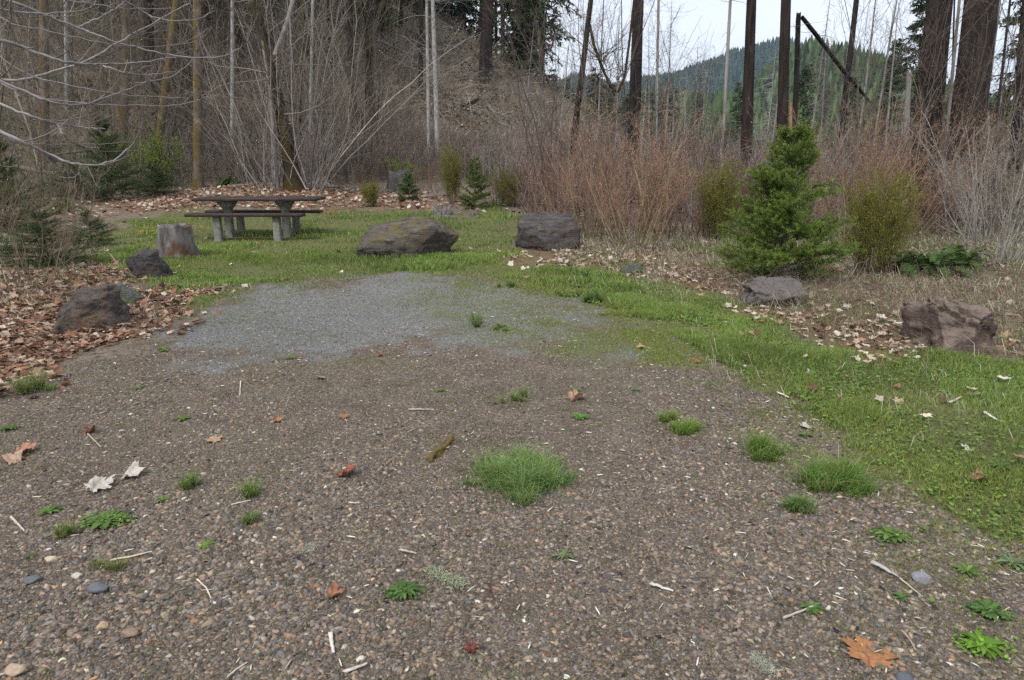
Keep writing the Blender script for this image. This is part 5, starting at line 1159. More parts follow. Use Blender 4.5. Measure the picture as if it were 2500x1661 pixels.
# ---------------------------------------------------------------- brush that nobody could count
def thicket(name, label, n, place_fn, h, cb, ct, k1=3, k2=2, r=.004, lean=.25, bud=.25, minr=.0028, budc=(.42, .38, .25), up=.03, arch=0.0):
    m = MB(); x, y = place_fn(n); n = len(x); p = np.stack([x, y, terrain(x, y)-.03], -1)
    hv = h(x, y)*U(.45, 1.15, n); d = np.stack([rng.normal(size=n)*lean, rng.normal(size=n)*lean, np.ones(n)], -1)
    P = grow(p, d, hv, 6, .10, up, arch); Rr = np.maximum(taper(r*U(.6, 1.5, n)*np.sqrt(hv), 6, .3), minr); V, F = tubes(P, Rr, 3)
    w = np.clip(sst(-.5, .7, vn(x*.45, y*.45, s=88))+rng.normal(size=n)*.4, 0, 1)[:, None]; base = (np.array(cb)*(1-w)+np.array(ct)*w)*np.where(U(0, 1, n) < .62, .38, 1.15)[:, None]
    m.add(V, F, np.repeat(np.clip(base*(1+rng.normal(size=(n, 1))*.25), .01, .7), 18, 0))
    a, b, c, dd = kids(P, Rr, k1, .15, .97, (.3, .8), .5, .6); P2 = grow(a, b, c, 5, .13, up); R2 = np.maximum(taper(dd, 5, .4), minr*.8); V, F = tubes(P2, R2, 3)
    c2 = np.repeat(base, k1, 0)*.5+np.array(ct)*.5; m.add(V, F, np.repeat(np.clip(c2*(1+rng.normal(size=(len(P2), 1))*.25), .01, .7), 15, 0)); T = P2[:, 1:].reshape(-1, 3)
    if k2:
        a, b, c, dd = kids(P2, R2, k2, .15, .97, (.3, .9), .6, .7); P3 = grow(a, b, c, 4, .14, up); R3 = np.maximum(taper(dd, 4, .5), minr*.7); V, F = tubes(P3, R3, 3)
        c3 = np.repeat(c2, k2, 0); m.add(V, F, np.repeat(np.clip(c3*(1+rng.normal(size=(len(P3), 1))*.25), .01, .7), 12, 0)); T = np.vstack([T, P3[:, 1:].reshape(-1, 3)])
    if bud:
        t = T[U(0, 1, len(T)) < bud]; tv = np.array([(-.5, 0, 0), (.5, 0, 0), (0, 0, 1.3), (0, .5, .6)]); tf = np.array([[0, 1, 2], [0, 3, 2]])
        V, F, C = inst(tv, tf, t, rnd_rot(len(t), .8), (U(.008, .016, len(t))*minr/.003)[:, None], vary(budc, len(t), .2)); m.add(V, F, C)
    return tag(m.build(name, M_TWIG), label, 'brush', kind='stuff')
def in_px(u0, u1, y0, y1, avoid=True):
    def f(n):
        y = np.sqrt(U(y0*y0, y1*y1, n)); u = U(u0, u1, n); x = (u-1250)/FOC*y*1.02
        mk = masks(x, y); k = (mk[1] < .15) & (mk[0] < .2); far_l = sdf(P_FAR, x, y)
        return x[k & (far_l > .3)], y[k & (far_l > .3)]
    return f
def gaps(f, a):
    def g(n):
        x, y = f(n); q = vn(x*.8, y*.8, s=131)+.5*vn(x*2.1, y*2.1, s=132); k = sst(-.5, .35, q)*a+(1-a) > U(0, 1, len(x)); return x[k], y[k]
    return g
def hR(x, y): return .95+.12*(y-12)+1.1*vn(x*.6, y*.6, s=14)+.3*vn(x*2, y*2, s=140)
thicket('brush', 'dense reddish brown bare brush filling the ground behind the clearing on the right', 3900, gaps(in_px(1270, 2700, 12.6, 22), .92), hR, (.25, .22, .19), (.20, .10, .08), r=.0066, minr=.0028, k1=4, k2=1, bud=.16)
thicket('brush', 'grey brown bare brush under the trunks of the valley floor', 5200, gaps(in_px(1230, 2700, 20, 38), .5), lambda x, y: 2.1+.7*vn(x*.4, y*.4, s=15), (.33, .30, .275), (.26, .19, .165), r=.006, minr=.0055, k2=1)
thicket('brush', 'grey brown bare brush along the foot of the wooded slope', 8000, in_px(430, 1290, 27.5, 38), lambda x, y: 1.6+.5*vn(x*.4, y*.4, s=16), (.30, .265, .235), (.22, .165, .14), r=.005, minr=.0045, k2=1)
thicket('brush', 'tangled bare brush between the trunks of the woods on the left', 5200, in_px(-260, 520, 20.5, 36), lambda x, y: 1.3+.7*vn(x*.3, y*.3, s=17), (.27, .235, .195), (.15, .15, .07), r=.006, minr=.004, k2=1, bud=.15, budc=(.25, .27, .08), lean=.4)
thicket('brush', 'thin bare twigs and seedlings covering the slope', 10000, lambda n: (lambda x, y: (x[(hill_z(x, y) > .5)], y[(hill_z(x, y) > .5)]))(U(-32, 10, n), U(30, 54, n)), lambda x, y: .9+.8*np.clip(vn(x*.2, y*.2, s=18), 0, 1)+.2*vn(x*.5, y*.5, s=19), (.36, .32, .27), (.16, .15, .07), r=.008, minr=.0065, k2=0, bud=.12, budc=(.18, .22, .06), lean=.5)
thicket('brush', 'dry broken stems and dead canes around the rocks on the right', 3000, in_px(1640, 2650, 6.2, 9.5), lambda x, y: .35+.2*vn(x*.9, y*.9, s=20)+0*x, (.33, .28, .20), (.28, .20, .14), r=.0022, minr=.0009, k1=1, k2=0, bud=0, lean=1.1, arch=.4)
thicket('saplings', 'tangle of tall thin leafless saplings between the trunks of the woods', 230, in_px(-300, 1000, 24, 46), lambda x, y: 8.5+2*vn(x*.3, y*.3, s=31), (.27, .24, .205), (.14, .115, .07), k1=8, k2=3, r=.009, minr=.006, lean=.16, bud=.12, budc=(.22, .26, .07))
thicket('fallen_branches', 'grey dead branches and brittle twigs lying over the slope', 4200, lambda n: (lambda x, y: (x[(hill_z(x, y) > .6)], y[(hill_z(x, y) > .6)]))(U(-26, 11, n), U(32, 54, n)), lambda x, y: 2.0+0*x, (.52, .49, .45), (.30, .25, .21), k1=3, k2=0, r=.014, minr=.009, lean=2.6, up=-.02, bud=0)
# ---------------------------------------------------------------- far hills clothed in forest
def ridge(name, spine, Y, depth, label, tree_h, n, col, tip, seed):
    """spine: skyline pixels at distance Y; a long hill with real depth, then trees all over it"""
    S = np.array(spine, float); X = np.array([A(u, v, Y)[0] for u, v in S]); Z = np.array([A(u, v, Y)[2] for u, v in S])-tree_h*.55
    NX, NY = 160, 50; xs = np.linspace(X[0], X[-1], NX); ys = np.linspace(-1, 1, NY)
    top = np.interp(xs, X, Z); XX, YY = np.meshgrid(xs, ys); prof = np.clip(1-np.abs(YY)**1.5, 0, 1)
    bump = 1+.10*fbm(XX/depth*6, YY*5, s=seed); ZZ = -4+(top[None]+4)*prof*bump**1.0
    m = MB(); i = np.arange(NY-1)[:, None]*NX; j = np.arange(NX-1)[None]; F = np.stack([i+j, i+j+1, i+NX+j+1, i+NX+j], -1).reshape(-1, 4)
    m.add(np.stack([XX, Y+YY*depth, ZZ], -1).reshape(-1, 3), F, (.035, .05, .025)); o = m.build(name, M_PLAIN, smooth=True); tag(o, kind='structure')
    x = U(xs[0], xs[-1], n); yy = U(-1, .25, n); tp = np.interp(x, xs, top); pf = 1-np.abs(yy)**1.5; z = -4+(tp+4)*pf*(1+.10*fbm(x/depth*6, yy*5, s=seed)); h = tree_h*U(.5, 1.15, n)
    # one conifer: four ragged stacked skirts
    tv = []; tf = []
    for q, (z0, z1, r0) in enumerate([(.08, .5, .24), (.28, .68, .19), (.48, .86, .135), (.66, 1.0, .085)]):
        a = np.arange(7)*2*math.pi/7+q*.5; rr = r0*np.array([1, .6, 1.1, .65, .95, .6, 1.05]); b = len(tv)
        tv += [(math.cos(t)*r, math.sin(t)*r, z0-.02*(r > r0*.8)) for t, r in zip(a, rr)]+[(0, 0, z1)]; tf += [[b+t, b+(t+1) % 7, b+7] for t in range(7)]
    c = np.array(col)*(1-U(0, 1, n)[:, None])+np.array(tip)*U(0, 1, n)[:, None]
    V, F, C = inst(np.array(tv), np.array(tf), np.stack([x, Y+yy*depth, z-h*.05], -1), rotz(U(0, 6.28, n)), np.stack([h*U(.8, 1.3, n), h, h], -1), np.clip(c*(1+rng.normal(size=(n, 1))*.2), .005, .2))
    m = MB(); m.add(V, F, C); tag(m.build('forest', M_NEEDLE), label, 'forest', kind='stuff')
ridge('mountain', [(900, 380), (1200, 260), (1320, 215), (1400, 190), (1500, 215), (1640, 185), (1720, 155), (1780, 128), (1850, 112), (1905, 106), (1960, 118), (2050, 170), (2120, 225), (2200, 300), (2400, 400)], 1150, 420, 'dark blue green conifer forest on the distant peak', 13, 26000, (.016, .034, .02), (.032, .058, .028), 3)
ridge('hill', [(1700, 330), (1830, 230), (1900, 170), (1960, 130), (2030, 145), (2090, 165), (2150, 195), (2230, 235), (2330, 290), (2420, 350)], 330, 110, 'green conifer forest on the nearer hill behind the hanging stem', 14, 4200, (.03, .055, .022), (.06, .09, .03), 6)
ridge('hill', [(1900, 300), (2150, 250), (2300, 235), (2400, 250), (2500, 262), (2700, 240), (2900, 230)], 1900, 400, 'far blue forest on the low ridge at the right', 20, 9000, (.03, .05, .03), (.045, .07, .035), 9)
ridge('hill', [(1200, 330), (1300, 300), (1400, 285), (1500, 280), (1650, 262), (1800, 270), (2000, 262), (2200, 275), (2500, 285), (2800, 270)], 210, 50, 'green conifer forest along the valley floor', 13, 3000, (.03, .06, .024), (.07, .10, .035), 12)

# ---------------------------------------------------------------- air
def haze():
    m = bpy.data.materials.new('haze'); m.use_nodes = True; t = m.node_tree; t.nodes.clear()
    o = t.nodes.new('ShaderNodeOutputMaterial'); v = t.nodes.new('ShaderNodeVolumePrincipled'); v.inputs['Color'].default_value = (.62, .78, 1, 1); v.inputs['Density'].default_value = .00016; v.inputs['Anisotropy'].default_value = 0
    t.links.new(v.outputs[0], o.inputs['Volume'])
    x0, x1, y0, y1, z0, z1 = -2800, 2800, -2800, 2800, -9, 420
    V = np.array([(x, y, z) for z in (z0, z1) for y in (y0, y1) for x in (x0, x1)]); F = np.array([[0, 2, 3, 1], [4, 5, 7, 6], [0, 1, 5, 4], [2, 6, 7, 3], [0, 4, 6, 2], [1, 3, 7, 5]])
    mb = MB(); mb.add(V, F); tag(mb.build('haze', m), 'thin bluish air over the valley', 'haze', kind='stuff')
haze()
# ---------------------------------------------------------------- single leaves, weeds, tufts and sticks on the gravel
def hero_leaf(label, u, v, wpx, col, rot=0.0, curl=.25, fold=.25, tilt=.0, crumple=.06, seed=1, jag=.10):
    curl = min(curl, 1.2)*.42; fold = min(fold, 1)*.34; tilt *= .45; crumple *= .8
    g = G(u, v); r = wpx/2*math.hypot(g[0], g[1], CAMH)/FOC; n = 60; r_ = np.random.default_rng(seed)
    a = np.linspace(0, 2*math.pi, n, endpoint=False); rad = np.full(n, .30)
    for c, h, w in [(0, 1.0, .60), (.9, .95, .55), (-.9, .95, .55), (1.75, .62, .5), (-1.75, .62, .5)]:
        dd = np.abs((a-c+math.pi) % (2*math.pi)-math.pi)/w
        rad = np.maximum(rad, h*np.clip(1-dd*.85, 0, 1)**.5*(1-.16*np.sin(np.clip(dd, 0, 1)*9)))
    rad = rad*(1+r_.uniform(-jag, jag, n)); K = 6; V = []
    for k in range(K):
        q = (k+.02)/(K-1); x, y = np.cos(a)*rad*q, np.sin(a)*rad*q
        z = curl*(x*x+y*y)*(1+.6*np.cos(a*2+seed))+fold*np.abs(y)*.8+crumple*fbm(x*4+seed, y*4, s=seed)*2.2+.5*crumple*np.cos(a*5)*q*q
        V.append(np.stack([x, y, z], -1))
    V = np.vstack(V)*r; F = np.array([[k*n+i, k*n+(i+1) % n, (k+1)*n+(i+1) % n, (k+1)*n+i] for k in range(K-1) for i in range(n)])
    Rm = (rotz(np.array([rot])) @ rotx(np.array([tilt])))[0]; V = V@Rm.T; V[:, 2] -= np.quantile(V[:, 2], .3)
    c = np.array(col)*(1+.10*vn(V[:, 0]*40/r*.1, V[:, 1]*40/r*.1, s=seed))[:, None]
    mb = MB(); mb.add(V+g+[0, 0, .006], F, np.clip(c, 0, .9))
    P = np.array([[(-.02, 0, .0), (-.35, .03, .05), (-.75, .1, .04)]])*r; P = P@Rm.T+g+[0, 0, .012]
    Vt, Ft = tubes(P, np.full((1, 3), r*.018), 5); mb.add(Vt, Ft, np.array(col)*.8)
    return tag(mb.build('maple_leaf', M_DEAD, loc=tuple(g), smooth=True), label, 'leaf')
OR, TAN, PALE, DRK, RED = (.36, .165, .075), (.40, .26, .17), (.50, .45, .39), (.16, .075, .05), (.17, .05, .04)
for a in [('big orange brown maple leaf lying alone at the bottom right', 2120, 1612, 150, OR, 1.2, .15, .35, .30, .05, 3), ('bleached ragged leaf, right one of the pair on the left gravel', 312, 1164, 74, PALE, .3, .6, .7, .1, .16, 5),
          ('bleached torn leaf, left one of the pair on the left gravel', 228, 1198, 92, PALE, .8, .5, .8, .2, .16, 6), ('rusty curled up leaf in the middle of the gravel', 835, 1160, 76, (.27, .11, .07), 0, 1.6, 1.0, 0, .2, 7),
          ('flat tan leaf above the bleached pair', 522, 1080, 54, TAN, 2.0, .3, .4, 0, .1, 8), ('brown curled leaf beside a weed above the large grass tuft', 1398, 976, 70, TAN, .2, 1.1, .8, 0, .2, 9),
          ('reddish folded leaf low on the gravel left of the dandelion', 810, 1458, 58, (.32, .15, .09), .5, .9, 1.0, 0, .12, 10), ('crumpled dark red leaf at the bottom centre', 1148, 1592, 48, RED, 1.1, 1.6, .8, 0, .3, 11),
          ('small orange leaf in the upper middle of the gravel', 672, 1030, 36, OR, .4, .8, .6, 0, .15, 12), ('little orange leaf right of the one in the upper middle', 843, 1022, 32, OR, 2.4, .6, .6, 0, .15, 13),
          ('small red leaf on the far grey gravel', 925, 870, 24, (.30, .09, .05), 0, .8, .6, 0, .1, 14), ('brown crumpled leaf near the left weeds', 214, 1058, 40, DRK, 1.0, 1.2, .6, 0, .2, 15),
          ('cream leaf on the green verge at the edge of the gravel', 1980, 916, 42, PALE, .6, .5, .6, .1, .12, 16), ('dark curled leaf on the verge below the cream one', 1978, 958, 44, DRK, 0, 1.8, 1.0, 0, .25, 17),
          ('pale tan leaf standing in the green verge', 2190, 985, 34, (.5, .38, .26), .5, .6, .4, .8, .1, 18), ('white leaf where the verge meets the gravel', 1972, 1046, 46, PALE, 2.6, .5, .5, .1, .12, 19),
          ('white leaf standing upright in the right verge', 2357, 1100, 36, (.66, .62, .54), .9, .4, .5, 1.0, .12, 20), ('folded brown leaf in the weeds at the right', 2376, 1176, 58, (.27, .14, .09), -.4, 1.2, 1.2, .2, .1, 21),
          ('dark red leaf at the edge of the right verge', 2096, 1000, 24, RED, 0, 1., .8, 0, .2, 22), ('tan leaf near the far right tufts on the gravel', 1560, 852, 34, TAN, .2, .8, .8, 0, .15, 23),
          ('brown leaf below the tan one near the verge', 1702, 888, 32, (.25, .13, .08), 1.5, 1., .8, 0, .15, 24), ('rust leaf on the left gravel border', 50, 1108, 64, (.36, .19, .12), .8, .7, .7, 0, .15, 25),
          ('pale crumpled leaf at the left gravel border', 40, 1128, 60, (.45, .31, .22), 2.8, .7, .7, 0, .2, 26), ('faded red leaf on the near edge of the lawn', 700, 682, 20, (.36, .17, .12), 0, .5, .4, 0, .1, 27),
          ('single brown leaf on the left side of the grey gravel', 438, 818, 26, (.20, .09, .06), 0, 1.4, .6, 0, .2, 28), ('white leaf lying in the lawn in front of the table', 746, 617, 18, PALE, 1., .5, .4, .5, .1, 29),
          ('cream leaf in the lawn right of the long boulder', 1150, 608, 17, PALE, 1.6, .5, .4, .5, .1, 30)]:
    hero_leaf(a[0], *a[1:5], rot=a[5], curl=a[6], fold=a[7], tilt=a[8], crumple=a[9], seed=a[10])

def tuft(label, u, v, wpx, hpx, n, col=(.11, .20, .035), bw=.0028, rise=.05, seeds=0):
    """grass tuft: ground patch wpx by hpx pixels, blades rise metres tall"""
    g = G(u, v+hpx/2*.7); D = math.hypot(g[0], g[1], CAMH); rx = wpx/2*D/FOC; ry = abs(G(u, v-hpx/2*.6)[1]-g[1])/2
    a = U(0, 6.283, n); q = np.sqrt(U(0, 1, n))*(1+.3*np.cos(a*3+u)); cx, cy = g[0], g[1]+ry
    x = cx+np.cos(a)*q*rx*.8; y = cy+np.sin(a)*q*ry; z = terrain(x, y)-.002; h = rise*U(.5, 1.25, n)*(1.15-.45*q)
    n = int(n*.9); rise *= 1.55; bw *= 1.15; a = np.resize(a, n)+U(-.3, .3, n); q = np.sqrt(U(0, 1, n))*(1+.25*np.cos(a*3+u)+.15*np.sin(a*5+v)); q *= np.where(U(0, 1, n) < .1, 1.25, .95)
    nc = max(4, n//110); ca, cq = U(0, 6.283, nc), np.sqrt(U(0, 1, nc))*(1+.25*np.cos(U(0, 6.283, nc)*3)); ci = rng.integers(0, nc, n); cs = U(.5, 1.3, nc)[ci]
    a = U(0, 6.283, n); off = np.abs(rng.normal(size=n))*np.where(U(0, 1, n) < .12, .45, .15)
    x = cx+(np.cos(ca[ci])*cq[ci]*.85+np.cos(a)*off)*rx; y = cy+(np.sin(ca[ci])*cq[ci]*1.0+np.sin(a)*off*rx/ry*.6)*ry; q = cq[ci]; z = terrain(x, y)-.002; h = rise*U(.3, 1.45, n)*cs*(1.15-.35*q)
    m = MB(); c = np.array(col)*1.22*(1+rng.normal(size=(n, 1))*.25); dry = (U(0, 1, n) < .15)[:, None]; c = np.where(dry, np.array([.34, .30, .15]), c)
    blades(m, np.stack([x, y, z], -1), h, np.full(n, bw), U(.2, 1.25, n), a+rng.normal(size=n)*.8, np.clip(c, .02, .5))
    if seeds:
        k = rng.integers(0, n, seeds); t = np.stack([x[k], y[k], z[k]+h[k]*U(.6, 1.0, seeds)], -1)
        tv = np.array([(-.5, 0, 0), (.5, 0, 0), (0, .4, .8)]); V, F, C = inst(tv, np.array([[0, 1, 2]]), t, rnd_rot(seeds, .8), U(.003, .005, seeds)[:, None], vary((.5, .55, .42), seeds, .15)); m.add(V, F, C)
    return tag(m.build('grass_tuft', M_LEAFY, loc=(cx, cy, tz(cx, cy))), label, 'grass tuft')
for a in [('largest feathery grass tuft in the middle of the gravel, dotted with tiny white flowers', 1265, 1168, 235, 150, 7600, (.15, .245, .07), .0026, .060, 700),
          ('bright grass tuft farthest up the gravel on the right', 1690, 1055, 84, 44, 1500, (.15, .24, .04), .003, .045), ('bright tuft just left above the farthest right one', 1645, 1030, 50, 24, 700, (.16, .24, .045), .003, .04),
          ('round spiky grass tuft second on the right gravel', 1868, 1110, 84, 48, 1700, (.12, .21, .035), .003, .055), ('widest spiky grass tuft beside the verge', 2062, 1182, 150, 74, 3600, (.12, .21, .04), .003, .06),
          ('dark small grass tuft below the widest spiky one', 1955, 1250, 80, 40, 1200, (.10, .18, .05), .003, .04), ('thin grass tuft left of the centre of the gravel', 598, 1210, 70, 34, 420, (.13, .20, .045), .0026, .04),
          ('small upright tuft left of the thin one', 455, 1190, 40, 26, 380, (.12, .19, .04), .0026, .045), ('fine grass tuft above the large clump', 1272, 975, 44, 28, 420, (.16, .23, .06), .003, .045), ('tiny tuft just left of the fine one', 1222, 985, 30, 16, 160, (.14, .21, .05), .003, .03),
          ('sparse tuft at the lower left of the gravel', 152, 1310, 50, 34, 260, (.12, .18, .04), .0024, .035), ('sparse tuft below the thin grass tuft', 598, 1275, 56, 30, 240, (.12, .19, .05), .0024, .035), ('yellowish sparse tuft with moss at the lower left', 255, 1385, 80, 40, 300, (.16, .19, .05), .0024, .03),
          ('green tuft on the far gravel nearest the long boulder side', 1160, 795, 44, 22, 420, (.09, .18, .035), .004, .06), ('low tuft right of the far gravel tuft', 1222, 805, 50, 20, 360, (.11, .19, .045), .004, .04), ('dark grass tuft in the sparse verge', 1450, 735, 52, 22, 600, (.075, .16, .03), .005, .07),
          ('tuft on the far rim of the gravel', 1235, 700, 44, 16, 340, (.12, .19, .045), .005, .06), ('dark tuft at the foot of the dry leaf drift', 1430, 678, 66, 12, 500, (.06, .15, .03), .005, .06), ('tuft beside the left weeds at the gravel border', 60, 955, 80, 50, 700, (.15, .20, .06), .003, .07)]:
    tuft(a[0], *a[1:6], col=a[6], bw=a[7], rise=a[8], seeds=a[9] if len(a) > 9 else 0)

def rosette(label, u, v, wpx, n, col, width=.22, up=.5, lobed=0.0, name='weed', hpx=None, K=8):
    g = G(u, v+wpx*.10); D = math.hypot(g[0], g[1], CAMH); R0 = wpx/2*D/FOC*.80; m = MB(); n = int(n*1.5); width *= .78; lobed = max(lobed, .12)
    a = np.arange(n)*2.399+U(-.2, .2, n); L_ = R0*U(.35, 1.1, n); e0 = up*U(.5, 1.3, n)
    s = np.linspace(0, 1, K)[None]; r = L_[:, None]*s; z = L_[:, None]*np.sin(e0)[:, None]*(s-.75*s*s)*1.3+.004
    w = (L_*width)[:, None]*np.sin(np.clip(s**1.25*3.0+.12, 0, 3.14))*(1+lobed*np.cos(np.arange(K)*math.pi)[None])
    d = np.stack([np.cos(a), np.sin(a)], -1); pr = np.stack([-np.sin(a), np.cos(a)], -1)
    def pt(k): return np.concatenate([g[:2]+d[:, None]*r[..., None]+pr[:, None]*(w*k)[..., None], (g[2]+z+abs(k)*w*.35)[..., None]], -1)
    V = np.stack([pt(-1), pt(0), pt(1)], 2).reshape(-1, 3); i = np.arange(K-1)*3
    q = np.concatenate([np.stack([i+j, i+j+1, i+j+4, i+j+3], -1) for j in (0, 1)]); F = (q[None]+(np.arange(n)*K*3)[:, None, None]).reshape(-1, 4)
    c = np.array(col)*(1+rng.normal(size=(n, 1))*.18); c = np.repeat(c, K*3, 0)*np.tile(np.array([1, 1.2, 1])[None], (n*K, 1)).reshape(-1, 1); m.add(V, F, np.clip(c, .02, .5))
    if hpx is None and n > 50:      # spreading mats carry loose small leaves as well
        q = 150; aa = U(0, 6.283, q); rr2 = R0*U(.1, 1.15, q); xx = g[0]+np.cos(aa)*rr2*1.25; yy = g[1]+np.sin(aa)*rr2*.8
        quads_cover(m, xx, yy, g[2]+U(.004, .022, q), R0*U(.07, .14, q), np.clip(vary(np.array(col)*1.25, q, .25), .01, .5))
    return tag(m.build(name, M_LEAFY, loc=tuple(g), smooth=True), label, 'weed')
G1, G2, G3 = (.085, .155, .04), (.115, .185, .045), (.14, .18, .085)
for a in [('lush dark green dandelion rosette at the lower centre', 985, 1440, 98, 44, G1, .17, .8, .22), ('spiky lobed grey green rosette right of the lichen clump', 1377, 1352, 74, 14, G3, .16, .35, .45), ('wide low patch of round leaved weed at the lower left', 262, 1265, 100, 60, G2, .26, .3, 0),
          ('five leaved weed left of the flat tan leaf', 444, 1021, 50, 9, G2, .26, .5, 0), ('low weed left of the wide round leaved patch', 120, 1246, 58, 14, G2, .24, .4, 0), ('two leaved weed right of the bleached pair of leaves', 398, 1218, 44, 7, G2, .24, .4, 0), ('jagged yellow green weed above the moist bare patch', 500, 1330, 56, 8, (.15, .24, .04), .2, .4, .3),
          ('tiny weed at the lower left border', 75, 1356, 32, 6, G2, .26, .4, 0), ('bright flat weed above the large grass clump', 1417, 1015, 58, 22, (.11, .23, .04), .17, .35, .1), ('weed behind the curled leaf above the large clump', 1405, 950, 44, 18, G2, .2, .5, 0), ('small spiky weed left of the far verge', 1550, 950, 36, 14, (.09, .19, .06), .15, .4, .3),
          ('leafy weed patch below the widest spiky tuft', 2172, 1305, 84, 50, G2, .22, .6, 0), ('small weed right of the leafy patch', 2256, 1290, 34, 12, G2, .2, .5, 0), ('weed beside a straight stick at the lower right', 1982, 1482, 66, 26, G1, .2, .5, .1), ('bright leafy weed at the lower right corner', 2398, 1575, 100, 36, (.13, .25, .03), .2, .7, .15),
          ('dark weed above the bright one at the lower right corner', 2416, 1490, 84, 36, G1, .2, .6, .2), ('grey green weed at the right border below the verge', 2470, 1370, 80, 30, G3, .17, .5, .3), ('small dark weed above the lower right corner', 2200, 1458, 44, 20, G1, .2, .5, .2), ('low weed on the gravel left border', 22, 1045, 44, 18, G1, .24, .5, 0),
          ('flat weed on the left of the grey gravel', 400, 852, 46, 14, G2, .2, .3, 0), ('flat weed below the left end of the grey gravel', 335, 946, 42, 14, G2, .2, .3, 0), ('small weed at the near side of the grey gravel', 712, 872, 40, 12, G2, .2, .3, 0), ('weed left of the fine grass tuft', 1075, 952, 40, 12, G2, .2, .4, 0),
          ('weed at the lower verge touching gravel stones', 2360, 1392, 60, 26, G2, .2, .5, .1), ('small bright weed by the white verge leaf', 1965, 1062, 44, 20, G1, .2, .5, .1), ('tall dandelion leaves in the verge at the right', 2440, 1140, 60, 24, G1, .15, 1.2, .2)]:
    rosette(a[0], *a[1:5], col=a[5], width=a[6], up=a[7], lobed=a[8])

def stick(label, pts, wpx, col, name='stick', lift=.008, S=5, tp=.6):
    W = np.array([G(u, v) for u, v in pts]); D = math.hypot(W[0][0], W[0][1], CAMH); r = wpx/2*D/FOC; W[:, 2] += r*.8+lift*np.linspace(1, .3, len(W))
    t = np.arange(len(W)); tt = np.linspace(0, len(W)-1, 9); P = np.stack([np.interp(tt, t, W[:, i]) for i in range(3)], -1); P[1:-1] += rng.normal(size=(7, 3))*r*.10
    m = MB(); V, F = tubes(P[None], (r*np.linspace(1, tp, 9)*(1+rng.normal(size=9)*.08))[None], S); m.add(V, F, vary(col, 1, .1, len(V)))
    if wpx >= 8 and name == 'stick':      # a split flat chip, not a rod: squash it and tear its ends
        V = V.reshape(9, S, 3); c0 = P[:, None, :]; V[:, :, 2] = c0[:, :, 2]+(V[:, :, 2]-c0[:, :, 2])*.35; ax_ = nrm(P[-1]-P[0])
        V[0] -= ax_[None]*r*U(.0, 1.6, S)[:, None]; V[-1] += ax_[None]*r*U(.0, 2.2, S)[:, None]; V = V.reshape(-1, 3); m = MB(); m.add(V, F, vary(col, 1, .1, len(V))*(1+rng.normal(size=(len(V), 1))*.12))
    n = S; k0 = len(V)-n; m.add(V[:n], [[0, i, i+1] for i in range(1, n-1)], col); m.add(V[k0:], [[0, i, i+1] for i in range(1, n-1)], col)
    return tag(m.build(name, M_PLAIN, loc=tuple(W[0])), label, 'stick')
for a in [('long curved straw stem left of the sparse tuft', [(270, 1375), (320, 1364), (371, 1350)], 5, (.6, .52, .40)), ('thin grey stick touching the weed at the lower right', [(1912, 1516), (1950, 1500), (2000, 1477)], 6, (.38, .34, .28)), ('flat grey weathered splinter at the lower right', [(2138, 1388), (2160, 1398), (2182, 1408)], 15, (.30, .29, .27)),
          ('pale straw arching at the lower left of the dandelion', [(482, 1421), (504, 1440), (516, 1464)], 4, (.52, .46, .36)), ('short white wood chip standing at the bottom left of centre', [(808, 1556), (811, 1575), (813, 1590)], 11, (.62, .57, .5)), ('broad pale wood splinter at the bottom left of centre', [(848, 1648), (870, 1638), (890, 1628)], 12, (.52, .47, .41)),
          ('thick pale bark chip right of the lichen clump on the gravel', [(1592, 1434), (1612, 1440), (1630, 1444)], 13, (.52, .50, .46)), ('short bleached twig above the dandelion', [(980, 1350), (995, 1352), (1008, 1354)], 10, (.5, .44, .34)), ('thin straw in the bottom left corner', [(0, 1656), (20, 1648), (38, 1640)], 5, (.5, .44, .36)),
          ('thin pale straw in the bottom centre left', [(556, 1660), (580, 1638), (602, 1622)], 5, (.5, .44, .36)), ('thin straw lying above the mossy stick', [(998, 1004), (1030, 1003), (1060, 1002)], 4, (.55, .48, .38)), ('slender stem above the right weeds at the lower right', [(2196, 1418), (2222, 1438), (2252, 1460)], 4, (.45, .38, .28)),
          ('thin dark twig above the big orange leaf', [(2202, 1548), (2222, 1570), (2236, 1594)], 5, (.28, .22, .18)), ('pale twig right of the weed at the lower right corner', [(2428, 1524), (2440, 1502), (2464, 1486)], 4, (.5, .42, .3)), ('short pale twig on the left gravel', [(28, 1268), (45, 1285), (60, 1301)], 5, (.5, .44, .36)),
          ('straw beside the thin grass tuft', [(565, 1238), (590, 1230), (612, 1225)], 4, (.55, .48, .38)), ('thin straw upright on the far gravel', [(588, 934), (587, 950), (586, 968)], 3, (.6, .55, .45)), ('fine long straw left of the five leaved weed', [(215, 1064), (232, 1080), (247, 1094)], 3, (.5, .44, .36)),
          ('white bone coloured chip in the verge', [(1898, 964), (1910, 968), (1921, 972)], 8, (.65, .6, .52)), ('pale dry twig in the grass of the right verge', [(2318, 988), (2335, 980), (2345, 973)], 8, (.55, .48, .38)), ('white flaking twig in the grass right of the standing leaf', [(2405, 1014), (2418, 1022), (2428, 1027)], 9, (.66, .62, .55))]:
    stick(*a)
ms = stick('moss covered stick with a broken pale end in the middle of the gravel', [(1050, 1130), (1062, 1108), (1084, 1100), (1104, 1072)], 12, (.15, .11, .035), name='mossy_stick', S=9, tp=.9)
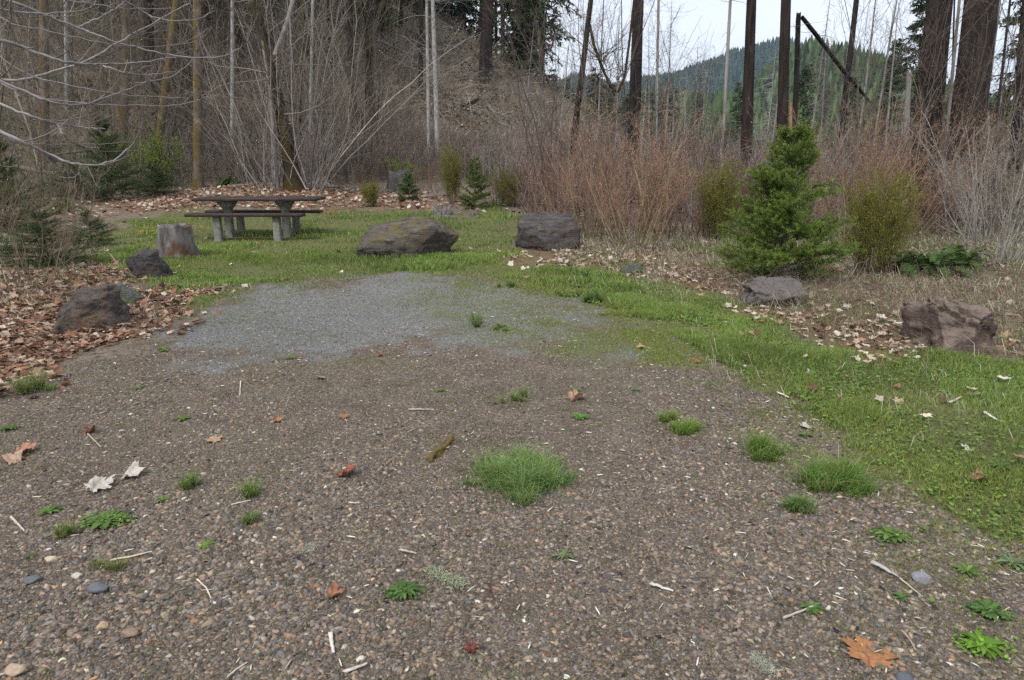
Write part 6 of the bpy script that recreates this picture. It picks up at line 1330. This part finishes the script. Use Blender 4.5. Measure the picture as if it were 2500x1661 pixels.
def fuzz(label, pts, wpx, n, col, name, cat):
    W = np.array([G(u, v) for u, v in pts]); D = math.hypot(W[0][0], W[0][1], CAMH); r = wpx/2*D/FOC; t = U(0, len(W)-1, n); k = np.minimum(t.astype(int), len(W)-2); f = (t-k)[:, None]
    p = W[k]*(1-f)+W[k+1]*f+rng.normal(size=(n, 3))*r*np.array([.45, .45, .2]); p[:, 2] = np.abs(p[:, 2]-W[0][2])+W[0][2]+.004
    P = grow(p, rng.normal(size=(n, 3)), r*U(.4, 1., n), 5, .5); V, F = tubes(P, np.full((n, 5), .0009), 3); m = MB(); m.add(V, F, vary(col, n, .2, 15))
    return tag(m.build(name, M_PLAIN, loc=tuple(W[0])), label, cat)
fuzz('grey green clump of beard lichen lying right of the dandelion', [(1052, 1398), (1075, 1412), (1100, 1425), (1128, 1432)], 34, 900, (.36, .38, .26), 'lichen_clump', 'lichen')
fuzz('small pale lichen scrap left of the dandelion', [(738, 1352), (755, 1342), (762, 1335)], 22, 260, (.40, .42, .32), 'lichen_clump', 'lichen')
fuzz('pale lichen clump at the bottom edge beside the big orange leaf', [(1845, 1610), (1860, 1625), (1885, 1645)], 30, 500, (.42, .43, .33), 'lichen_clump', 'lichen')
_mf = fuzz('x', [(1062, 1118), (1080, 1098), (1104, 1074)], 20, 700, (.20, .15, .035), 'moss', 'x')
_o = _mf.location.copy(); _mf.parent = ms; _mf.location = _o-ms.location
for q_ in ('label', 'category'): del _mf[q_]
for lab, u, v, w, hh, c, sd in [('grey angular stone with a white chip behind it at the lower right', 2248, 1404, 40, 26, (.22, .22, .235), 3), ('large dark slate stone at the bottom right edge', 2205, 1652, 40, 20, (.10, .11, .125), 4), ('dark broken slab of stone at the lower left', 238, 1432, 46, 24, (.12, .125, .135), 5), ('long dark slate stone left of the broken slab', 78, 1410, 40, 20, (.11, .115, .12), 6),
                             ('orange tan stone on the lower left gravel', 248, 1524, 28, 20, (.38, .27, .17), 7), ('big tan and grey stone at the bottom left corner', 42, 1632, 40, 30, (.36, .27, .19), 8), ('cream stone below the low weed on the left', 124, 1363, 26, 16, (.46, .38, .27), 9), ('flat reddish brown stone left of the bottom edge', 318, 1542, 38, 24, (.24, .17, .12), 10), ('white grey stone at the lower left', 188, 1401, 24, 16, (.44, .42, .37), 11)]:
    g = G(u, v+hh/2); D = math.hypot(g[0], g[1], CAMH); V, F = ICO3; r_ = np.random.default_rng(sd); P = V.copy()
    for q in range(16):
        nn = nrm(r_.normal(size=3)); h = P@nn; P = P-np.maximum(h-h.max()*r_.uniform(.62, .85), 0)[:, None]*nn
    P = P/np.abs(P).max(0)*np.array([w/2*D/FOC, w/2*D/FOC*.7, hh/2*D/FOC*.9]); m = MB(); m.add(P+g+[0, 0, hh*.2*D/FOC], F, c); tag(m.build('loose_stone', M_STONE, loc=tuple(g)), lab, 'stone')
# yellow flowers by the stump
def flower(col, r):
    m = MB(); a = np.arange(12)*2*math.pi/12; m.add(np.vstack([[0, 0, .075], np.stack([np.cos(a)*r*(1-.25*(np.arange(12) % 2)), np.sin(a)*r*(1-.25*(np.arange(12) % 2)), np.full(12, .08)], -1)]), [[0, i+1, (i+1) % 12+1] for i in range(12)], col)
    V, F = tubes(np.array([[(0, 0, 0), (.004, 0, .04), (0, 0, .076)]]), np.full((1, 3), .002), 4); m.add(V, F, (.12, .2, .04)); return m
fl = None
for i in range(44):
    u, v = (U(338, 392), U(557, 582)) if i < 30 else ((U(480, 512), U(560, 567)) if i < 38 else (U(540, 700), U(570, 592)))
    g = G(u, v); loc = (g[0], g[1], g[2]+.0); lab = 'yellow dandelion flower in the grass near the grey stump'
    if fl is None: fl = place(flower((.75, .55, .02), .026), 'dandelion_flower', M_LEAFY, loc, lab, 'flower', 'yellow dandelion flowers in the lawn')
    else: dup(fl, loc, U(0, 6), U(.8, 1.2), lab, 'yellow dandelion flowers in the lawn')
